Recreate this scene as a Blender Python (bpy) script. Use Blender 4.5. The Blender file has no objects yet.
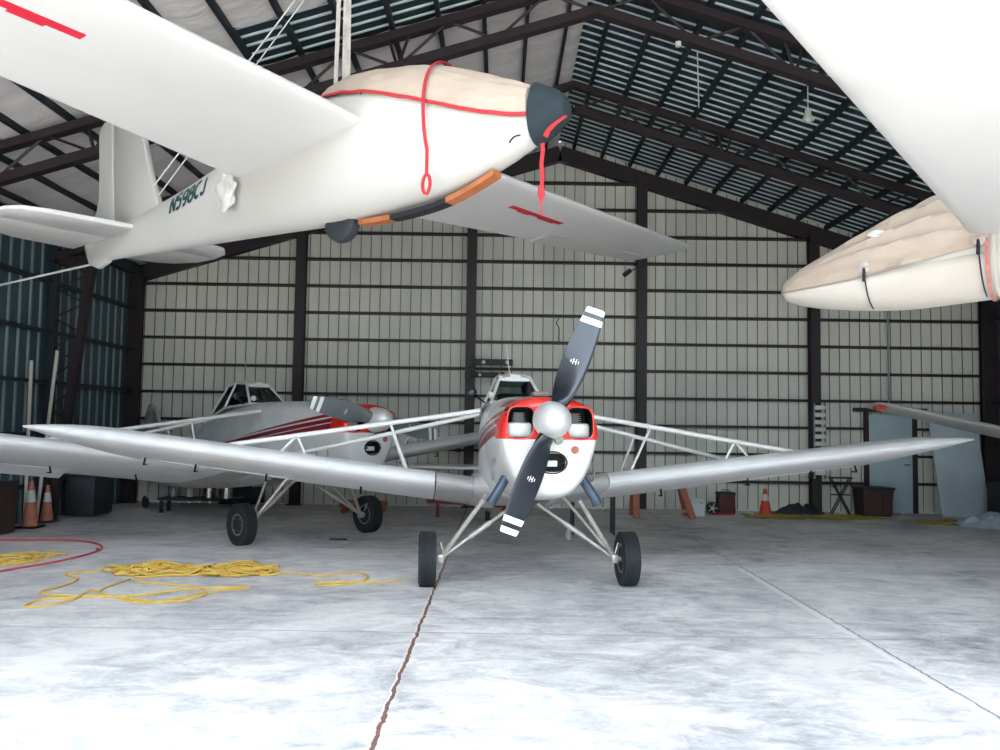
import bpy, bmesh, math, random
from math import sin, cos, pi, radians, sqrt, atan2
from mathutils import Vector, Matrix, Euler, noise
random.seed(4)
D = bpy.data
scn = bpy.context.scene
COL = scn.collection
V = Vector
E3 = Matrix.Identity(4)

# ------------------------------------------------------------------ materials
def srgb(r, g, b):
    f = lambda c: (c/255)/12.92 if c/255 <= .04045 else ((c/255+.055)/1.055)**2.4
    return (f(r), f(g), f(b), 1)

class NT:
    def __init__(s, m):
        s.t = m.node_tree; s.n = s.t.nodes; s.l = s.t.links
    def node(s, ty, **kw):
        n = s.n.new(ty)
        for k, v in kw.items(): setattr(n, k, v)
        return n
    def link(s, a, b): s.l.new(a, b)
    def math(s, op, a, b=None, c=None):
        n = s.n.new('ShaderNodeMath'); n.operation = op
        for i, v in enumerate((a, b, c)):
            if v is None: continue
            if isinstance(v, (int, float)): n.inputs[i].default_value = v
            else: s.l.new(v, n.inputs[i])
        return n.outputs[0]
    def mix(s, fac, a, b):
        n = s.n.new('ShaderNodeMix'); n.data_type = 'RGBA'
        for i, v in ((0, fac), (6, a), (7, b)):
            if isinstance(v, (int, float)): n.inputs[i].default_value = v
            elif isinstance(v, tuple): n.inputs[i].default_value = v
            else: s.l.new(v, n.inputs[i])
        return n.outputs[2]
    def coords(s):
        tc = s.n.new('ShaderNodeTexCoord')
        sp = s.n.new('ShaderNodeSeparateXYZ'); s.l.new(tc.outputs['Object'], sp.inputs[0])
        return tc.outputs['Object'], sp.outputs[0], sp.outputs[1], sp.outputs[2]
    def noise(s, vec, scale, detail=4, rough=.55, dist=0, sc3=None):
        if sc3:
            mp = s.n.new('ShaderNodeMapping'); mp.inputs['Scale'].default_value = sc3
            s.l.new(vec, mp.inputs[0]); vec = mp.outputs[0]
        n = s.n.new('ShaderNodeTexNoise')
        n.inputs['Scale'].default_value = scale; n.inputs['Detail'].default_value = detail
        n.inputs['Roughness'].default_value = rough; n.inputs['Distortion'].default_value = dist
        s.l.new(vec, n.inputs['Vector'])
        return n.outputs['Fac']
    def ramp(s, fac, stops):
        n = s.n.new('ShaderNodeValToRGB'); e = n.color_ramp.elements
        while len(e) < len(stops): e.new(.5)
        for i, (p, c) in enumerate(stops): e[i].position = p; e[i].color = c
        s.l.new(fac, n.inputs[0]); return n.outputs[0]
    def bump(s, h, strength=.3, dist=.02):
        n = s.n.new('ShaderNodeBump'); n.inputs['Strength'].default_value = strength
        n.inputs['Distance'].default_value = dist
        s.l.new(h, n.inputs['Height'])
        s.l.new(n.outputs[0], s.bsdf.inputs['Normal'])

def mat(name, col, rough=.6, metal=0, var=.12, vscale=3.0, bump=0, bscale=40, spec=.5, coat=0):
    m = D.materials.new(name); m.use_nodes = True
    t = NT(m); b = t.n['Principled BSDF']; t.bsdf = b
    c = srgb(*col)
    b.inputs['Roughness'].default_value = rough; b.inputs['Metallic'].default_value = metal
    b.inputs['Specular IOR Level'].default_value = spec
    b.inputs['Coat Weight'].default_value = coat
    co = t.n.new('ShaderNodeTexCoord').outputs['Object']
    if var:
        f = t.noise(co, vscale, 5, .6)
        lo = tuple(max(0, x*(1-var)) for x in c[:3])+(1,); hi = tuple(min(1, x*(1+var*.6)) for x in c[:3])+(1,)
        base = t.ramp(f, [(.3, lo), (.7, hi)])
        t.link(base, b.inputs['Base Color'])
    else: b.inputs['Base Color'].default_value = c
    if bump: t.bump(t.noise(co, bscale, 3), bump, .01)
    return m, t

def simple(name, *a, **k): return mat(name, *a, **k)[0]

M = {}
M['steel_brown'] = simple('steel_brown', (40, 28, 33), .55, 0, .15)
M['steel_dark'] = simple('steel_dark', (30, 40, 48), .55, 0, .15)
M['white_paint'] = simple('white_paint', (222, 220, 217), .3, 0, .03, 2, coat=.3)
M['wing_white'] = simple('wing_white', (236, 235, 235), .34, .12, .06, 1.5)
M['wing_metal'] = simple('wing_metal', (215, 213, 212), .32, .5, .12, 3)
M['glider_white'] = simple('glider_white', (182, 178, 172), .42, 0, .04, 1.2)
M['glider_grey'] = simple('glider_grey', (192, 189, 185), .45, 0, .04, 1.2)
M['red'] = simple('red', (222, 44, 34), .28, 0, .05, 3, coat=.5)
M['dark_red'] = simple('dark_red', (140, 22, 38), .4, 0, .08)
M['spoiler_red'] = simple('spoiler_red', (190, 22, 48), .5, 0, .08)
M['strap_red'] = simple('strap_red', (172, 38, 44), .8, 0, .2, 30, bump=.3, bscale=120)
M['faded_red'] = simple('faded_red', (180, 118, 110), .85, 0, .25, 20)
M['navy'] = simple('navy', (18, 27, 38), .3, .1, .15, 4, coat=.3)
M['blade_grey'] = simple('blade_grey', (126, 134, 138), .35, .4, .12, 4)
M['stripe_white'] = simple('stripe_white', (238, 238, 236), .4, 0, .03)
M['spinner'] = simple('spinner', (214, 213, 212), .4, .35, .06, 5)
M['rubber'] = simple('rubber', (34, 38, 42), .75, 0, .2, 12, bump=.2, bscale=60)
M['hub'] = simple('hub', (150, 148, 142), .4, .6, .2, 10)
M['black'] = simple('black', (12, 14, 17), .6, 0, .2)
M['tube'] = simple('tube', (196, 190, 184), .35, .5, .15, 8)
M['blue_pipe'] = simple('blue_pipe', (72, 84, 100), .45, .4, .2, 8)
M['chrome'] = simple('chrome', (190, 186, 182), .2, .9, .1)
M['engine'] = simple('engine', (150, 150, 148), .5, .5, .35, 20)
M['bay_floor'] = simple('bay_floor', (205, 203, 200), .45, .3, .15, 10)
M['canvas'] = simple('canvas', (168, 151, 136), .9, 0, .1, 4, bump=.25, bscale=26)
M['canvas_white'] = simple('canvas_white', (190, 181, 171), .9, 0, .05, 4, bump=.15, bscale=26)
M['black_cloth'] = simple('black_cloth', (22, 34, 40), .85, 0, .25, 9, bump=.4, bscale=18)
M['webbing'] = simple('webbing', (176, 166, 160), .9, 0, .25, 15, bump=.3, bscale=90)
M['rope_white'] = simple('rope_white', (205, 205, 200), .9, 0, .15, 30)
M['cord_yellow'] = simple('cord_yellow', (208, 170, 78), .6, 0, .2, 6)
M['cord_olive'] = simple('cord_olive', (150, 134, 60), .7, 0, .25, 6)
M['cord_red'] = simple('cord_red', (190, 66, 78), .6, 0, .2, 6)
M['cone_orange'] = simple('cone_orange', (214, 76, 48), .6, 0, .15, 8)
M['cone_dirty'] = simple('cone_dirty', (196, 120, 98), .7, 0, .3, 10)
M['wood_skid'] = simple('wood_skid', (156, 90, 50), .55, 0, .3, 8)
M['wood'] = simple('wood', (170, 100, 78), .7, 0, .3, 9)
M['wood_pale'] = simple('wood_pale', (150, 134, 122), .8, 0, .2, 9)
M['door_grey'] = simple('door_grey', (168, 186, 194), .55, 0, .08, 2)
M['panel_blue'] = simple('panel_blue', (184, 196, 204), .5, 0, .1, 2.5)
M['brown_box'] = simple('brown_box', (66, 44, 40), .7, 0, .3, 5)
M['dark_box'] = simple('dark_box', (38, 44, 50), .6, 0, .3, 5)
M['plastic_white'] = simple('plastic_white', (205, 207, 208), .4, 0, .04)
M['pvc'] = simple('pvc', (208, 200, 190), .5, 0, .12, 5)
M['lamp'] = simple('lamp', (210, 212, 205), .4, 0, .05)
M['sheet'] = simple('sheet', (188, 196, 206), .7, 0, .15, 4, bump=.5, bscale=8)
M['ground'] = simple('ground', (190, 186, 178), .9, 0, .1, .4)
M['insul'], t = mat('insulation', (206, 200, 198), .62, 0, 0)
co, x, y, z = t.coords()
f = t.noise(co, .8, 6, .65, .6, (1, 3.2, 1)); g = t.noise(co, 9, 3, .5, .3, (.5, 2.5, 1))
t.link(t.ramp(f, [(.3, srgb(202, 194, 192)), (.75, srgb(242, 235, 230))]), t.bsdf.inputs['Base Color'])
t.bump(t.math('ADD', f, t.math('MULTIPLY', g, .3)), .6, .06)
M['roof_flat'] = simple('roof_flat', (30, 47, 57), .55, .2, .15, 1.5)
M['roof_rib'] = simple('roof_rib', (206, 220, 222), .5, 0, .15, 1.5)  # light caught by the roof ribs is put into this paler colour
M['wall_rib'] = simple('wall_rib', (126, 142, 146), .5, 0, .15, 1.5)  # paler than side_wall: light on the wall ribs put into the colour
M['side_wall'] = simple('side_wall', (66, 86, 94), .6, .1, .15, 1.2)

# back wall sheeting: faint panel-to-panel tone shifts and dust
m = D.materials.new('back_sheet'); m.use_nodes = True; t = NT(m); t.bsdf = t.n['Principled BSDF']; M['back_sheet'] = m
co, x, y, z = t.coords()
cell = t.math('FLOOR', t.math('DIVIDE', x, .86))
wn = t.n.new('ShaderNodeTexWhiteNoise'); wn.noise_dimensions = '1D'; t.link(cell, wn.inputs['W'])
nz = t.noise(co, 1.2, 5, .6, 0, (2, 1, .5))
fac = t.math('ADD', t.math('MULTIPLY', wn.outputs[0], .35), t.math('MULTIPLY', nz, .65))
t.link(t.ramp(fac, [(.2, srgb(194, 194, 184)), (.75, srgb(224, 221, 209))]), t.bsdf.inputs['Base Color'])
t.bsdf.inputs['Roughness'].default_value = .55
M['back_groove'] = simple('back_groove', (118, 120, 110), .7, 0, .1)  # groove shading put into a darker colour than the sheeting

# concrete floor
m = D.materials.new('concrete'); m.use_nodes = True; t = NT(m); t.bsdf = t.n['Principled BSDF']; M['concrete'] = m
co, x, y, z = t.coords()
n1 = t.noise(co, .55, 8, .68, .5); n2 = t.noise(co, 2.6, 7, .7, .8, (1, 1.6, 1)); n3 = t.noise(co, 26, 4, .6)
mx = t.math('ADD', t.math('MULTIPLY', n1, .5), t.math('ADD', t.math('MULTIPLY', n2, .42), t.math('MULTIPLY', n3, .08)))
base = t.ramp(mx, [(.37, srgb(138, 136, 140)), (.47, srgb(190, 187, 188)), (.57, srgb(224, 219, 216))])
# pale scuffed patches
sc = t.math('GREATER_THAN', t.noise(co, 5, 9, .75, 1.2, (1, 2.6, 1)), .62)
base = t.mix(t.math('MULTIPLY', sc, .35), base, srgb(238, 236, 235))
# oil stains
st = t.ramp(t.noise(co, 1.7, 6, .7, .4, (1, .8, 1)), [(.64, (0, 0, 0, 1)), (.74, (1, 1, 1, 1))])
base = t.mix(t.math('MULTIPLY', st, .35), base, srgb(112, 112, 122))
wob = t.math('MULTIPLY', t.math('SUBTRACT', t.noise(co, 6, 5, .7), .5), .07)
def line(v, at, w):
    return t.math('LESS_THAN', t.math('ABSOLUTE', t.math('SUBTRACT', t.math('ADD', v, wob), at)), w)
def both(a, b): return t.math('MULTIPLY', a, b)
base = t.mix(line(x, -.645, .022), base, srgb(214, 206, 200))
base = t.mix(line(x, -.64, .013), base, srgb(120, 86, 78))
base = t.mix(t.math('MULTIPLY', both(line(x, 2.93, .03), t.math('LESS_THAN', y, 10.2)), .5), base, srgb(236, 234, 232))
base = t.mix(line(x, 2.99, .01), base, srgb(140, 138, 144))
for yy, w, cc in ((6.85, .012, (148, 150, 166)), (7.45, .008, (232, 230, 230)), (10.62, .02, (220, 214, 208)), (10.66, .008, (120, 118, 122)), (14, .012, (110, 112, 120))):
    base = t.mix(t.math('MULTIPLY', line(y, yy, w), .7), base, srgb(*cc))
t.link(base, t.bsdf.inputs['Base Color'])
t.link(t.ramp(n2, [(.3, (.42,)*3+(1,)), (.7, (.7,)*3+(1,))]), t.bsdf.inputs['Roughness'])
t.bump(t.math('ADD', n2, n3), .12, .01)

# glass
m = D.materials.new('glass'); m.use_nodes = True; t = NT(m); t.n.clear(); M['glass'] = m
o = t.node('ShaderNodeOutputMaterial'); tr = t.node('ShaderNodeBsdfTransparent'); gl = t.node('ShaderNodeBsdfGlossy')
tr.inputs[0].default_value = (.42, .5, .5, 1); gl.inputs['Roughness'].default_value = .06; gl.inputs[0].default_value = (.9, .95, .95, 1)
fr = t.node('ShaderNodeFresnel'); fr.inputs[0].default_value = 1.6; mx_ = t.node('ShaderNodeMixShader')
t.link(fr.outputs[0], mx_.inputs[0]); t.link(tr.outputs[0], mx_.inputs[1]); t.link(gl.outputs[0], mx_.inputs[2]); t.link(mx_.outputs[0], o.inputs[0])

# crop duster body paint: white with dark red swept stripes along the sides
def stripes(t, s, y, z):
    dd = t.math('SUBTRACT', z, t.math('SUBTRACT', 1.76, t.math('MULTIPLY', s, .135)))
    red = t.math('LESS_THAN', t.math('ABSOLUTE', dd), t.math('SUBTRACT', .125, t.math('MULTIPLY', s, .02)))
    w1 = t.math('LESS_THAN', t.math('ABSOLUTE', t.math('SUBTRACT', dd, .055)), .012)
    w2 = t.math('LESS_THAN', t.math('ABSOLUTE', t.math('ADD', dd, .02)), .007)
    for q in (t.math('SUBTRACT', 1, t.math('MAXIMUM', w1, w2)), t.math('GREATER_THAN', s, .32), t.math('LESS_THAN', s, 4.6), t.math('GREATER_THAN', t.math('ABSOLUTE', y), .25)):
        red = t.math('MULTIPLY', red, q)
    return red
def body_paint():
    m, t = mat('body_paint', (222, 222, 222), .34, .15, 0); co, x, y, z = t.coords()
    nz = t.noise(co, 3, 5, .6)
    base = t.ramp(nz, [(.3, srgb(206, 207, 209)), (.7, srgb(230, 229, 227))])
    s = t.math('MULTIPLY', x, -1)
    red = stripes(t, s, y, z)
    base = t.mix(red, base, srgb(128, 26, 44))
    t.link(base, t.bsdf.inputs['Base Color'])
    return m
def both_(t, a, b): return t.math('MULTIPLY', a, b)
M['body'] = body_paint()
# cowl paint: red upper bowl over white
m, t = mat('cowl_paint', (235, 235, 232), .3, .05, 0, coat=.4); co, x, y, z = t.coords(); M['cowl'] = m
s = t.math('MULTIPLY', x, -1)
red = both_(t, t.math('GREATER_THAN', z, 1.565), t.math('LESS_THAN', s, .33))
red2 = both_(t, t.math('GREATER_THAN', z, 1.86), t.math('LESS_THAN', s, .75))
red = t.math('MAXIMUM', t.math('MAXIMUM', red, red2), stripes(t, s, y, z))
t.link(t.mix(red, srgb(234, 233, 230), srgb(222, 42, 34)), t.bsdf.inputs['Base Color'])
nb = t.mix(t.math('GREATER_THAN', s, .34), srgb(222, 42, 34), srgb(138, 26, 44))
t.link(t.mix(red, srgb(214, 212, 208), nb), t.bsdf.inputs['Base Color'])

# ------------------------------------------------------------------ mesh helpers
def link(o, parent=None):
    COL.objects.link(o)
    if parent is not None: o.parent = parent
    return o
def obj(name, bm, m, parent=None, smooth=True, mats=None, angle=40):
    me = D.meshes.new(name)
    bmesh.ops.remove_doubles(bm, verts=bm.verts, dist=1e-5)
    bmesh.ops.recalc_face_normals(bm, faces=bm.faces)
    bm.to_mesh(me); bm.free()
    for k in (mats or [m]): me.materials.append(M[k] if isinstance(k, str) else k)
    if smooth:
        for p in me.polygons: p.use_smooth = True
        try: me.set_sharp_from_angle(angle=radians(angle))
        except Exception: pass
    return link(D.objects.new(name, me), parent)
def thing(name, label, cat, loc=(0, 0, 0), rz=0, group=None, matrix=None):
    o = D.objects.new(name, None); COL.objects.link(o)
    o.empty_display_size = .2
    if matrix is not None: o.matrix_world = matrix
    else: o.location = loc; o.rotation_euler = (0, 0, rz)
    return tag(o, label, cat, group)
def tag(o, label, cat=None, group=None):
    o['label'] = label
    if cat: o['category'] = cat
    if group: o['group'] = group
    return o
def struct(o): o['kind'] = 'structure'; return o

def box(bm, c, s, mtx=None, mi=0, bevel=0):
    r = bmesh.ops.create_cube(bm, size=1)
    for v in r['verts']: v.co = V((v.co.x*s[0], v.co.y*s[1], v.co.z*s[2])) + V(c)
    fs = {f for v in r['verts'] for f in v.link_faces}
    if bevel:
        es = list({e for v in r['verts'] for e in v.link_edges})
        q = bmesh.ops.bevel(bm, geom=es, offset=bevel, segments=2, affect='EDGES', profile=.5)
        vs = list({v for f in q['faces'] for v in f.verts} | {v for v in r['verts'] if v.is_valid})
        fs = {f for v in vs for f in v.link_faces}
    else: vs = r['verts']
    if mtx is not None:
        for v in vs: v.co = mtx @ v.co
    for f in fs: f.material_index = mi
    return vs
def bar(bm, a, b, w, h, up=V((0, 0, 1)), mi=0):
    """rectangular bar from a to b; w across, h along up"""
    a, b = V(a), V(b); d = (b-a); L = d.length; d.normalize()
    sd = d.cross(up)
    if sd.length < 1e-4: sd = d.cross(V((1, 0, 0)))
    sd.normalize(); u = sd.cross(d)
    vs = []
    for e in (a, b):
        for i, j in ((-1, -1), (1, -1), (1, 1), (-1, 1)):
            vs.append(bm.verts.new(e+sd*(i*w/2)+u*(j*h/2)))
    for f in ((0, 1, 2, 3), (7, 6, 5, 4), (0, 4, 5, 1), (1, 5, 6, 2), (2, 6, 7, 3), (3, 7, 4, 0)):
        bm.faces.new([vs[k] for k in f]).material_index = mi
def frames(pts):
    out = []; up = None
    n = len(pts)
    for i, p in enumerate(pts):
        d = (pts[min(i+1, n-1)]-pts[max(i-1, 0)])
        d = d.normalized() if d.length > 1e-9 else V((0, 0, 1))
        if up is None:
            up = V((0, 0, 1)) if abs(d.z) < .9 else V((1, 0, 0))
        sd = d.cross(up).normalized(); up = sd.cross(d).normalized()
        out.append((p, sd, up))
    return out
def tube(bm, pts, r, n=8, mi=0, flat=1, caps=True):
    pts = [V(p) for p in pts]
    rr = r if isinstance(r, (list, tuple)) else [r]*len(pts)
    rings = []
    for (p, sd, up), q in zip(frames(pts), rr):
        rings.append([bm.verts.new(p+sd*(q*cos(2*pi*k/n))+up*(q*flat*sin(2*pi*k/n))) for k in range(n)])
    for a, b in zip(rings, rings[1:]):
        for k in range(n):
            bm.faces.new((a[k], a[(k+1) % n], b[(k+1) % n], b[k])).material_index = mi
    if caps:
        bm.faces.new(rings[0][::-1]).material_index = mi; bm.faces.new(rings[-1]).material_index = mi
def loft(bm, rings, mi=0, cap=(True, True), closed=True, mif=None):
    R = [[bm.verts.new(V(p)) for p in r] for r in rings]
    n = len(R[0])
    for i, (a, b) in enumerate(zip(R, R[1:])):
        for k in range(n if closed else n-1):
            f = bm.faces.new((a[k], a[(k+1) % n], b[(k+1) % n], b[k]))
            f.material_index = mif(i, k) if mif else mi
    if closed:
        if cap[0]: bm.faces.new(R[0][::-1]).material_index = mif(0, 0) if mif else mi
        if cap[1]: bm.faces.new(R[-1]).material_index = mif(len(R)-2, 0) if mif else mi
    return R
def revolve(bm, prof, axis='z', n=32, mtx=E3, mi=0, mif=None):
    """prof list of (r, h) along axis"""
    rings = []
    for r, h in prof:
        ring = []
        for k in range(n):
            a = 2*pi*k/n
            p = V((r*cos(a), r*sin(a), h)) if axis == 'z' else (V((h, r*cos(a), r*sin(a))) if axis == 'x' else V((r*sin(a), h, r*cos(a))))
            ring.append(mtx @ p)
        rings.append(ring)
    return loft(bm, rings, mi, mif=(lambda i, k: mif(i)) if mif else None)
def cr(tbl, x):
    """Catmull-Rom lookup in a table of rows sorted by first column"""
    if tbl[0][0] > tbl[-1][0]: tbl = tbl[::-1]
    if x <= tbl[0][0]: return tbl[0][1:]
    if x >= tbl[-1][0]: return tbl[-1][1:]
    for i in range(len(tbl)-1):
        if tbl[i][0] <= x <= tbl[i+1][0]: break
    p1, p2 = tbl[i], tbl[i+1]
    p0 = tbl[i-1] if i > 0 else p1; p3 = tbl[i+2] if i+2 < len(tbl) else p2
    h = p2[0]-p1[0]; t = (x-p1[0])/h
    out = []
    for k in range(1, len(p1)):
        m1 = (p2[k]-p0[k])/(p2[0]-p0[0])*h; m2 = (p3[k]-p1[k])/(p3[0]-p1[0])*h
        out.append((2*t**3-3*t*t+1)*p1[k]+(t**3-2*t*t+t)*m1+(-2*t**3+3*t*t)*p2[k]+(t**3-t*t)*m2)
    return out
def sgnpow(v, e): return math.copysign(abs(v)**e, v)
def boolean(o, cutters, op='DIFFERENCE'):
    for c in cutters:
        md = o.modifiers.new('b', 'BOOLEAN'); md.operation = op; md.object = c; md.solver = 'EXACT'
    dg = bpy.context.evaluated_depsgraph_get(); dg.update()
    me = D.meshes.new_from_object(o.evaluated_get(dg))
    o.modifiers.clear(); o.data = me
    for c in cutters: D.objects.remove(c, do_unlink=True)
def copy_tree(o, parent=None):
    c = o.copy(); COL.objects.link(c)
    if parent is not None: c.parent = parent
    for ch in list(o.children): copy_tree(ch, c)
    return c

# ------------------------------------------------------------------ building
XL, XR, YB, YF = -7.7, 10.25, 17.4, 1.2
RX, RZ, SL = 1.2, 7.78, .307
roofz = lambda x: RZ-SL*abs(x-RX)
COLX = [-7.7, -4.18, -.62, 2.93, 6.52, 10.1]

bm = bmesh.new()
box(bm, ((XL+XR)/2, (YB-2)/2, -.06), (XR-XL+.3, YB+2, .12))
struct(obj('floor', bm, 'concrete', smooth=False))
bm = bmesh.new()
g = 60
box(bm, (1, -2-g/2, -.09), (160, g, .12)); 
struct(obj('ground', bm, 'ground', smooth=False))

# added unseen tree screen behind the camera; keeps low sky light off the interior
M['blocker_foliage'] = simple('blocker_foliage', (48, 62, 40), .9, 0, .4, .5)
bm = bmesh.new(); NX, NZ = 120, 10; rows = []
for j in range(NZ+1):
    row = []
    for i in range(NX+1):
        u = i/NX; v = j/NZ; a = pi*(.02+.96*u)
        h = 10+2*noise.noise(V((i*.35, 0, 5)))
        rr = 34+3*noise.noise(V((i*.6, j*.6, 0)))-2.5*sin(pi*v)
        row.append(bm.verts.new((1+cos(a)*rr*1.5, -3-sin(a)*rr, -.1+h*v)))
    rows.append(row)
for r0, r1 in zip(rows, rows[1:]):
    for i in range(NX): bm.faces.new((r0[i], r0[i+1], r1[i+1], r1[i]))
o = struct(obj('sky_blocker_trees', bm, 'blocker_foliage')); o.modifiers.new('s', 'SOLIDIFY').thickness = 2.5

# back wall: sheeting between narrow recessed seams
bm = bmesh.new()
step = .215; x = XL
while x < XR-.01:
    x2 = min(x+step, XR)
    for a, b, yy, mi in ((x, x2-.02, YB, 0), (x2-.02, x2, YB+.025, 1)):
        vs = [bm.verts.new((a, yy, 0)), bm.verts.new((b, yy, 0)), bm.verts.new((b, yy, roofz(b))), bm.verts.new((a, yy, roofz(a)))]
        bm.faces.new(vs).material_index = mi
        if mi:
            for xx in (a, b):
                q = [bm.verts.new((xx, YB, 0)), bm.verts.new((xx, yy, 0)), bm.verts.new((xx, yy, roofz(xx))), bm.verts.new((xx, YB, roofz(xx)))]
                bm.faces.new(q).material_index = 1
    x = x2
# outer skin
vs = [(XL, 0), (XR, 0), (XR, roofz(XR)), (RX, RZ), (XL, roofz(XL))]
bm.faces.new([bm.verts.new((a, YB+.08, b)) for a, b in vs])
wall_back = struct(obj('wall_back', bm, None, smooth=False, mats=['back_sheet', 'back_groove']))
gz = [.6+.567*k for k in range(12)]
for h in gz:
    bm = bmesh.new()
    xa = max(XL, RX-(RZ-.35-h)/SL); xb = min(XR, RX+(RZ-.35-h)/SL)
    if xb-xa < 1: continue
    if h < 2.1:      # the personnel door interrupts the low girts
        bar(bm, (xa, YB-.05, h), (7.62, YB-.05, h), .1, .055); bar(bm, (8.68, YB-.05, h), (xb, YB-.05, h), .1, .055)
    else: bar(bm, (xa, YB-.05, h), (xb, YB-.05, h), .1, .055)
    obj('girt', bm, 'steel_brown', wall_back, smooth=False)
def side_wall(name, X, sgn):
    bm = bmesh.new(); y = YF
    H = roofz(X)
    while y < YB-.01:
        y2 = min(y+.3, YB)
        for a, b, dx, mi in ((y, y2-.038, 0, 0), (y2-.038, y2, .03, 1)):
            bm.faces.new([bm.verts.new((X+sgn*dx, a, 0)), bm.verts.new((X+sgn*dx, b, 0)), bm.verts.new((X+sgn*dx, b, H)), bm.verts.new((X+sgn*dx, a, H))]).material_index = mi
            if mi:
                for yy in (a, b):
                    bm.faces.new([bm.verts.new((X, yy, 0)), bm.verts.new((X+sgn*dx, yy, 0)), bm.verts.new((X+sgn*dx, yy, H)), bm.verts.new((X, yy, H))]).material_index = 1
        y = y2
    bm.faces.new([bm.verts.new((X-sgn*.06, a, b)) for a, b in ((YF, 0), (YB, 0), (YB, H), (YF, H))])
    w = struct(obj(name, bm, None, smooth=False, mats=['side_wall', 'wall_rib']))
    for h in (.6, 1.45, 2.3, 3.15, 4.0):
        bm = bmesh.new(); bar(bm, (X+sgn*.08, YF, h), (X+sgn*.08, YB, h), .12, .06)
        obj('girt', bm, 'steel_dark', w, smooth=False)
    return w
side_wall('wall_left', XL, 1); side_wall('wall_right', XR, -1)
# roof
def roof_panel_bm(sgn):
    bm = bmesh.new()
    xe = XR if sgn > 0 else XL
    y = YF
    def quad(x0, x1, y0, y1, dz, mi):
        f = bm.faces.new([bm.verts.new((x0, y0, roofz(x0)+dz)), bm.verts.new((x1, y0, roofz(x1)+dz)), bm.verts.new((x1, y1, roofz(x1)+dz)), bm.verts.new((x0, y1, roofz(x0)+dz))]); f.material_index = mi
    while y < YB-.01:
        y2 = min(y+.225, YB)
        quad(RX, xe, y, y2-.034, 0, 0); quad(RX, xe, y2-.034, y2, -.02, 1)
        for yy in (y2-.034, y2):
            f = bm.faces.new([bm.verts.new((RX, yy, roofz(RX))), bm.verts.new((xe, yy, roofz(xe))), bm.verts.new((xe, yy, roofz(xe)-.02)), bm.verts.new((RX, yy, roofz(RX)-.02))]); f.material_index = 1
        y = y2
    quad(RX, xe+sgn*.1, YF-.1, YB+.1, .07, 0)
    return bm
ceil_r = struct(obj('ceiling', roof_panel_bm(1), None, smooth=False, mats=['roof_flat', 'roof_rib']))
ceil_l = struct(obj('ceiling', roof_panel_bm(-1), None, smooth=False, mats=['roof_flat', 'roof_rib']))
px_l = []; 
for sgn, C_ in ((1, ceil_r), (-1, ceil_l)):
    k = 0
    while True:
        xx = RX+sgn*(.28+.595*k); k += 1
        if xx > XR-.1 or xx < XL+.1: break
        if sgn < 0: px_l.append(xx)
        bm = bmesh.new()
        zt = roofz(xx)-.03
        bar(bm, (xx, YF, zt-.05), (xx, YB, zt-.05), .02, .1)
        bar(bm, (xx+sgn*.02, YF, zt-.1), (xx+sgn*.02, YB, zt-.1), .05, .012)
        obj('purlin', bm, 'steel_dark', C_, smooth=False)
# insulation blankets hung between the left purlins (one bare bay near the ridge)
edges = [RX-.02]+px_l+[XL]
for i, (a, b) in enumerate(zip(edges, edges[1:])):
    spans = [(YF, YB)]
    if -3.5 < b and i > 0: spans = [(YF, 9.6), (10.65, YB)]
    bm = bmesh.new()
    for (y0, y1) in spans:
        ny = max(2, int((y1-y0)/.3)); nx = 6
        rows = []
        for j in range(ny+1):
            yy = y0+(y1-y0)*j/ny; row = []
            for q in range(nx+1):
                u = q/nx; xx = a-.015+(b-a+.03)*u
                sag = .05*sin(pi*u)*(.7+.5*noise.noise(V((i*3.1, yy*.6, 0))))+.012*noise.noise(V((xx*2, yy*3, 1)))
                row.append(bm.verts.new((xx, yy, roofz(xx)-.06-sag)))
            rows.append(row)
        for r0, r1 in zip(rows, rows[1:]):
            for q in range(nx): bm.faces.new((r0[q], r0[q+1], r1[q+1], r1[q]))
    obj('insulation_blanket', bm, 'insul', ceil_l)
# rake beams on the back wall and eave struts
bm = bmesh.new()
for xe in (XL, XR):
    bar(bm, (RX, YB-.13, RZ-.34), (xe, YB-.13, roofz(xe)-.34), .16, .32)
struct(obj('trim_1', bm, 'steel_brown', smooth=False))
for i, X in enumerate((XL+.14, XR-.14)):
    bm = bmesh.new(); bar(bm, (X, YF, roofz(X)-.3), (X, YB, roofz(X)-.3), .16, .2)
    struct(obj('trim_%d' % (i+2), bm, 'steel_dark', smooth=False))

# wall columns: wide flange sections
clabels = ['dark steel column in the rear left corner of the hangar', 'brown steel column on back wall above the rear red-and-white plane',
           'brown steel column on back wall with the black bracket arms', 'brown steel column on back wall right of the spinning-blade tip',
           'brown steel column on back wall carrying the white slatted ladder', 'dark steel column in the rear right corner behind leaning panel']
clabels[3] = 'brown steel column on back wall just right of the front propeller'
for X, lb in zip(COLX, clabels):
    bm = bmesh.new(); H = roofz(X)-.36; w = .2
    yy = YB-.2
    if X < -7: X += .13
    for dy in (-.09, .09): box(bm, (X, yy+dy, H/2), (w, .015, H))
    box(bm, (X, yy, H/2), (.015, .18, H))
    box(bm, (X, yy, .01), (w+.1, .26, .02))
    if abs(X-1) > 7.5: box(bm, (X, yy-.12, H/2), (w+.1, .06, H))
    tag(obj('steel_column', bm, 'steel_brown', smooth=False), lb, 'column')

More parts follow.
